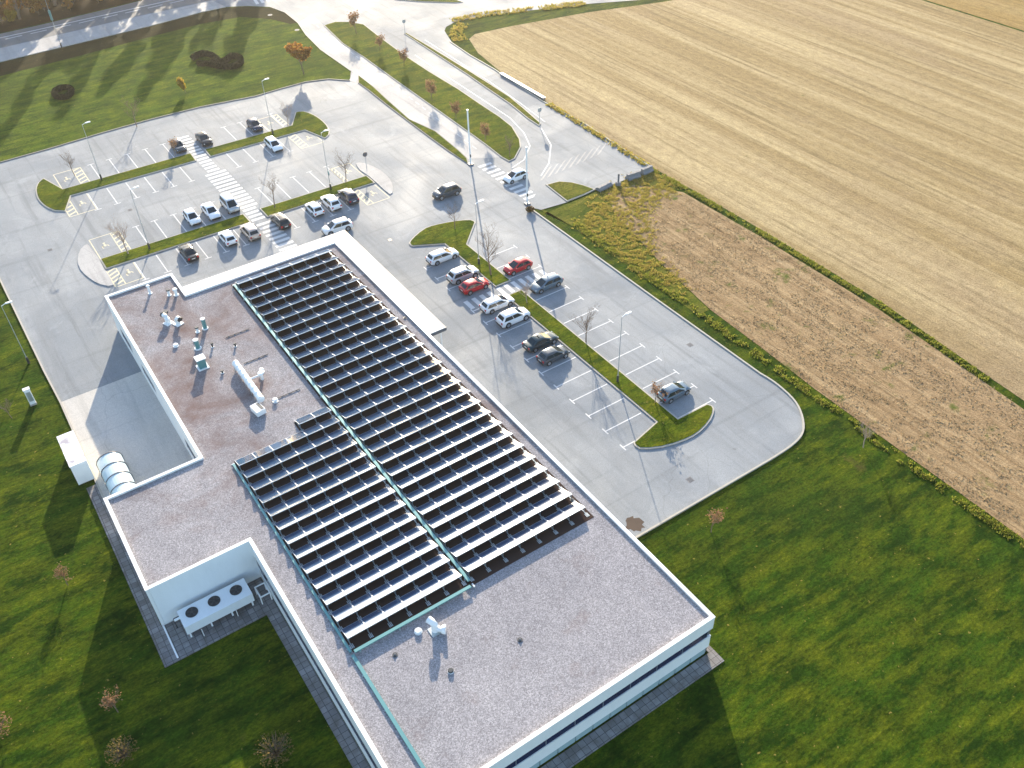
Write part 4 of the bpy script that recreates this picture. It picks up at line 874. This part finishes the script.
def tuft_mesh(name, mats, pts, hmin, hmax, wmin, wmax, per, q, lean=.5):
    mb = MB()
    for (x, y, z) in pts:
        for _ in range(per):
            an = q.uniform(0, 2 * math.pi); h = q.uniform(hmin, hmax); w = q.uniform(wmin, wmax); px, py = x + q.uniform(-.18, .18), y + q.uniform(-.18, .18)
            lx, ly = q.uniform(-lean, lean) * h, q.uniform(-lean, lean) * h; cx, cy = math.cos(an) * w, math.sin(an) * w; k = len(mb.v)
            mb.v += [(px - cx, py - cy, z), (px + cx, py + cy, z), (px + cx * .7 + lx, py + cy * .7 + ly, z + h), (px - cx * .7 + lx, py - cy * .7 + ly, z + h)]; mb.face((k, k + 1, k + 2, k + 3))
    return mb.mesh(name, mats)
def band_points(line, w0, w1, step, q, dens=1.0):
    P = [Vector(p) for p in line]; out = []
    for a, b in zip(P, P[1:]):
        L = (b - a).length; e = (b - a) / L; nn = Vector((e.y, -e.x)); nn = nn if nn.x > 0 else -nn
        for _ in range(int(L * (w1 - w0) / (step * step) * dens)):
            s_ = q.uniform(0, L); wv = w0 + (w1 - w0) * q.random(); c = a + e * s_ + nn * wv; out.append((c.x, c.y, 0.0))
    return out
def clumpy(pts, sc, thr, q):
    from mathutils import noise
    return [p for p in pts if noise.noise(Vector((p[0] * sc, p[1] * sc, 3.3))) > thr + q.uniform(-.2, .2)]
q = random.Random(3)
me = tuft_mesh('weed_strip', M['weed_green'], clumpy(band_points(hedge_in, .25, 1.15, .17, q), 1.3, 0, q), .04, .2, .025, .07, 7, q); link('weed_strip', me, kind='stuff', label='ragged tall green weeds between lawn and brown field')
strip = [(74.3, 80), (74.5, 72), (74.5, 60), (74.1, 43), (72.5, 29.5)]
me = tuft_mesh('weed_strip', M['weed_green'], clumpy(band_points(strip, -.4, .35, .16, q), 1.2, -.15, q), .05, .22, .025, .07, 7, q); link('weed_strip', me, kind='stuff', label='narrow green weed strip between the two stubble fields')
me_pts = []
poly = [(60.2, 77.5), (63, 78.2), (66, 78.6), (74.4, 80.2), (74.3, 74), (66.5, 72), (62.5, 66), (59.3, 56), (57.9, 62), (58.4, 73)]
def inside(x, y, P):
    c = False; n_ = len(P)
    for i in range(n_):
        (x1, y1), (x2, y2) = P[i], P[i - 1]
        if (y1 > y) != (y2 > y) and x < (x2 - x1) * (y - y1) / (y2 - y1) + x1: c = not c
    return c
while len(me_pts) < 9000:
    x, y = q.uniform(57, 75), q.uniform(55, 82)
    if inside(x + q.gauss(0, .6), y + q.gauss(0, .6), poly) and not (x < 62 and y > 76): me_pts.append((x, y, 0))
me = tuft_mesh('tall_weeds', M['weed_yellow'], clumpy(me_pts, 1.7, .02, q), .03, .15, .02, .05, 7, q); link('tall_weeds', me, kind='stuff', label='patch of tall yellow green weeds at the field corner')
pts = clumpy(band_points([(75.2, 104), (74.8, 92), (74.4, 81)], -.3, .6, .2, q), .9, -.3, q) + clumpy(band_points([G(452, 42), G(447, 33), G(456, 23.5), G(487, 17), G(525, 13), G(587, 6)], .2, 2.6, .3, q), .5, -.3, q)
me = tuft_mesh('field_edge_weeds', M['weed_yellow'], pts, .06, .3, .03, .08, 6, q); link('field_edge_weeds', me, kind='stuff', label='yellow green weeds along the access road field edge')
# stubble straws standing in the brown field
pts = []
while len(pts) < 22000:
    x, y = q.uniform(58, 74), q.uniform(4, 78)
    if inside(x, y, [(63.5, 74), (73.6, 73), (73.8, 60), (72, 29), (70, 4), (58, 4), (58.5, 38), (59.5, 53), (60.8, 62)]): pts.append((x, y, 0))
me = tuft_mesh('stubble', M['straw'], clumpy(pts, .6, -.1, q), .03, .1, .03, .08, 1, q, 1.5); link('stubble', me, kind='stuff', label='short cut straw stubble of the brown field')

def leafy(mb, q, c, r3, n_, s_):
    for _ in range(n_):
        while True:
            p = Vector((q.uniform(-1, 1), q.uniform(-1, 1), q.uniform(-1, 1)))
            if .2 < p.length < 1: break
        p = Vector(c) + Vector((p.x * r3[0], p.y * r3[1], p.z * r3[2])); a = Vector((q.uniform(-1, 1), q.uniform(-1, 1), q.uniform(-1, 1))).normalized(); b = a.cross(Vector((q.uniform(-1, 1), q.uniform(-1, 1), q.uniform(-1, 1)))).normalized(); k = s_ * q.uniform(.6, 1.4); mb.quad(p, a * k, b * k * .75)
def hedge(name, label, paths, rad, hgt, cat='hedge'):
    t = thing(name, label, cat, (*paths[0][0], 0)); ox, oy = paths[0][0]
    core = MB(); lf = MB(); stems = MB()
    for path in paths:
        line = smoothline(path, 6)
        core.tube([(x - ox, y - oy, hgt * .42) for x, y in line], [rad * .6] * len(line), 8)
        for x, y in line: leafy(lf, q, (x - ox, y - oy, hgt * .5), (rad, rad, hgt * .52), 260, .085)
        for x, y in line[::5]: stems.tube([(x - ox, y - oy, -.05), (x - ox, y - oy, hgt * .5)], .04, 5)
    core.build('branches', M['leaf_hedge'], t); lf.build('foliage', M['leaf_hedge'], t); stems.build('stem', M['bark'], t)
hedge('clipped_hedge', 'dark curling clipped hedge on the big upper lawn', [GL([(194, 60), (203, 56), (213, 58), (219, 64), (212, 66), (200, 66)]), GL([(214, 63), (224, 64), (232, 59), (240, 60), (241, 65), (234, 69), (222, 69), (212, 67)])], .5, .95)
hedge('clipped_hedge', 'small dark round clipped hedge on the big upper lawn', [GL([(56, 93), (62, 90), (70, 90), (72, 94), (67, 99), (58, 99), (55, 95)])], .45, .8)
def bush(label, px, py, r_, h_, m='dry', z=0):
    x, y = G(px, py); t = thing('dry_bush', label, 'bush', (x, y, z)); tw = MB(); lf = MB()
    for _ in range(90):
        an = q.uniform(0, 6.28); rr = q.uniform(.2, 1) * r_; tw.tube([(0, 0, -.03), (math.cos(an) * rr * .5, math.sin(an) * rr * .5, h_ * .5), (math.cos(an) * rr, math.sin(an) * rr, h_ * q.uniform(.6, 1))], [.025, .015, .006], 4, cap=False)
    leafy(lf, q, (0, 0, h_ * .6), (r_ * 1.1, r_ * 1.1, h_ * .5), 420, .05); tw.build('twigs', M['bark'], t); lf.build('leaves', M[m], t)
bush('dry ochre bush at the bottom edge left', 125, 757, 1.0, 1.4); bush('dry ochre bush below the long window wall', 277, 756, 1.2, 1.5); bush('rusty bush at the lower left corner', -2, 735, 1.1, 1.5, 'leaf_rust'); bush('dark shrub at the foot of field side pylon', 530, 212, .5, .7, 'leaf_mix')

# tall autumn trees beyond the main road (they shade the lawn)
def big_tree_mesh(seed, h, r_, nclump, per, m, dens=1.0):
    q_ = random.Random(seed); tr = MB(); lf = MB(); lim = MB()
    tr.tube([(0, 0, -.1), (.1, .05, h * .3), (.0, .2, h * .6), (.1, .1, h * .92)], [h * .022, h * .017, h * .011, .03], 8, cap=False)
    for i in range(nclump):
        z = h * q_.uniform(.22, 1.0); prof = math.sin(min(1, max(.12, (1.03 - z / h) * 1.25)) * math.pi * .55); an = q_.uniform(0, 6.28); rr = r_ * prof * q_.uniform(.25, 1)
        c = Vector((math.cos(an) * rr, math.sin(an) * rr, z)); lim.tube([(0, 0, max(.5, z - rr * .6 - .5)), tuple(c * .55 + Vector((0, 0, z * .38))), tuple(c)], [.09, .05, .02], 5, cap=False)
        k = q_.uniform(.5, 1.0); leafy(lf, q_, c, (k * 1.1, k * 1.1, k * .9), per, .15)
    return tr.mesh('trunk', M['bark'], smooth=60), lim.mesh('limbs', M['bark']), lf.mesh('foliage', M[m])
BG = [big_tree_mesh(41, 17, 2.6, 40, 85, 'leaf_mix'), big_tree_mesh(42, 13, 2.6, 34, 85, 'leaf_orange'), big_tree_mesh(43, 20, 2.3, 44, 85, 'leaf_mix'), big_tree_mesh(44, 6, 2.4, 26, 110, 'leaf_orange'), big_tree_mesh(45, 4.5, 2.2, 22, 120, 'leaf_yellow')]
spots = []
qq = random.Random(5)
for i in range(22):
    row = i % 2; x = -2 + i * 3.6; y = 194.5 + row * 9 + qq.uniform(-2, 2) + max(0, x - 40) * .12
    lab = f'{ords[i]} tall autumn tree from the left in the belt beyond the main road'
    spots.append((x, y, [0, 2, 1, 2][i % 4], lab))
for i in range(20):
    x = -14 + i * 5.0 + qq.uniform(-1, 1); spots.append((x, 214 + (i % 3) * 3 + qq.uniform(-1.5, 1.5), [2, 0, 1][i % 3], f'{ords[i]} tree from the left in the unseen shading rank added behind the tree belt'))  # out-of-view rank added to keep the woodland floor in shade
for i, (x, y, k, lab) in enumerate(spots):
    tree('autumn_tree', lab, BG[k], x, y, 0, [1, .9, 1.1][i % 3], i * 2.1, group='tall autumn trees beyond the main road')
tree('autumn_bush', 'bright yellow bush in the top left corner', BG[4], 18.2, 192.2, 0, .55, 0, 'bush', 'autumn bushes beyond the main road')
for i in range(24):
    tree('autumn_bush', f'{ords[i]} low orange bush from the left beyond the main road', BG[3], 11 + i * 1.35 + (1.2 if i > 4 else 0), 191.6 + (i % 4) * 2.4 + (i % 3) * .6, 0, .42 + .14 * (i % 3), i * 1.7, 'bush', 'autumn bushes beyond the main road')
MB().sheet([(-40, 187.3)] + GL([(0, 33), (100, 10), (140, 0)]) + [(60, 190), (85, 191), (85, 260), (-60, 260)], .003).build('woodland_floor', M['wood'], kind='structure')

# air
hz_m = bpy.data.materials.new('haze_air'); hz_m.use_nodes = True; hn = hz_m.node_tree.nodes; hn.remove(hn['Principled BSDF'])
pvn = hn.new('ShaderNodeVolumePrincipled'); pvn.inputs['Color'].default_value = (1, .96, .88, 1); pvn.inputs['Density'].default_value = .00013; pvn.inputs['Anisotropy'].default_value = .62
hz_m.node_tree.links.new(pvn.outputs[0], hn['Material Output'].inputs['Volume'])
MB().box(-520, 720, -420, 820, -1, 62).build('haze', hz_m, kind='stuff')

# bring the layout to real size
for o in list(scene.objects):
    if o.parent is None and o.type in {'MESH', 'EMPTY'}:
        o.location = o.location * S; o.scale = o.scale * S
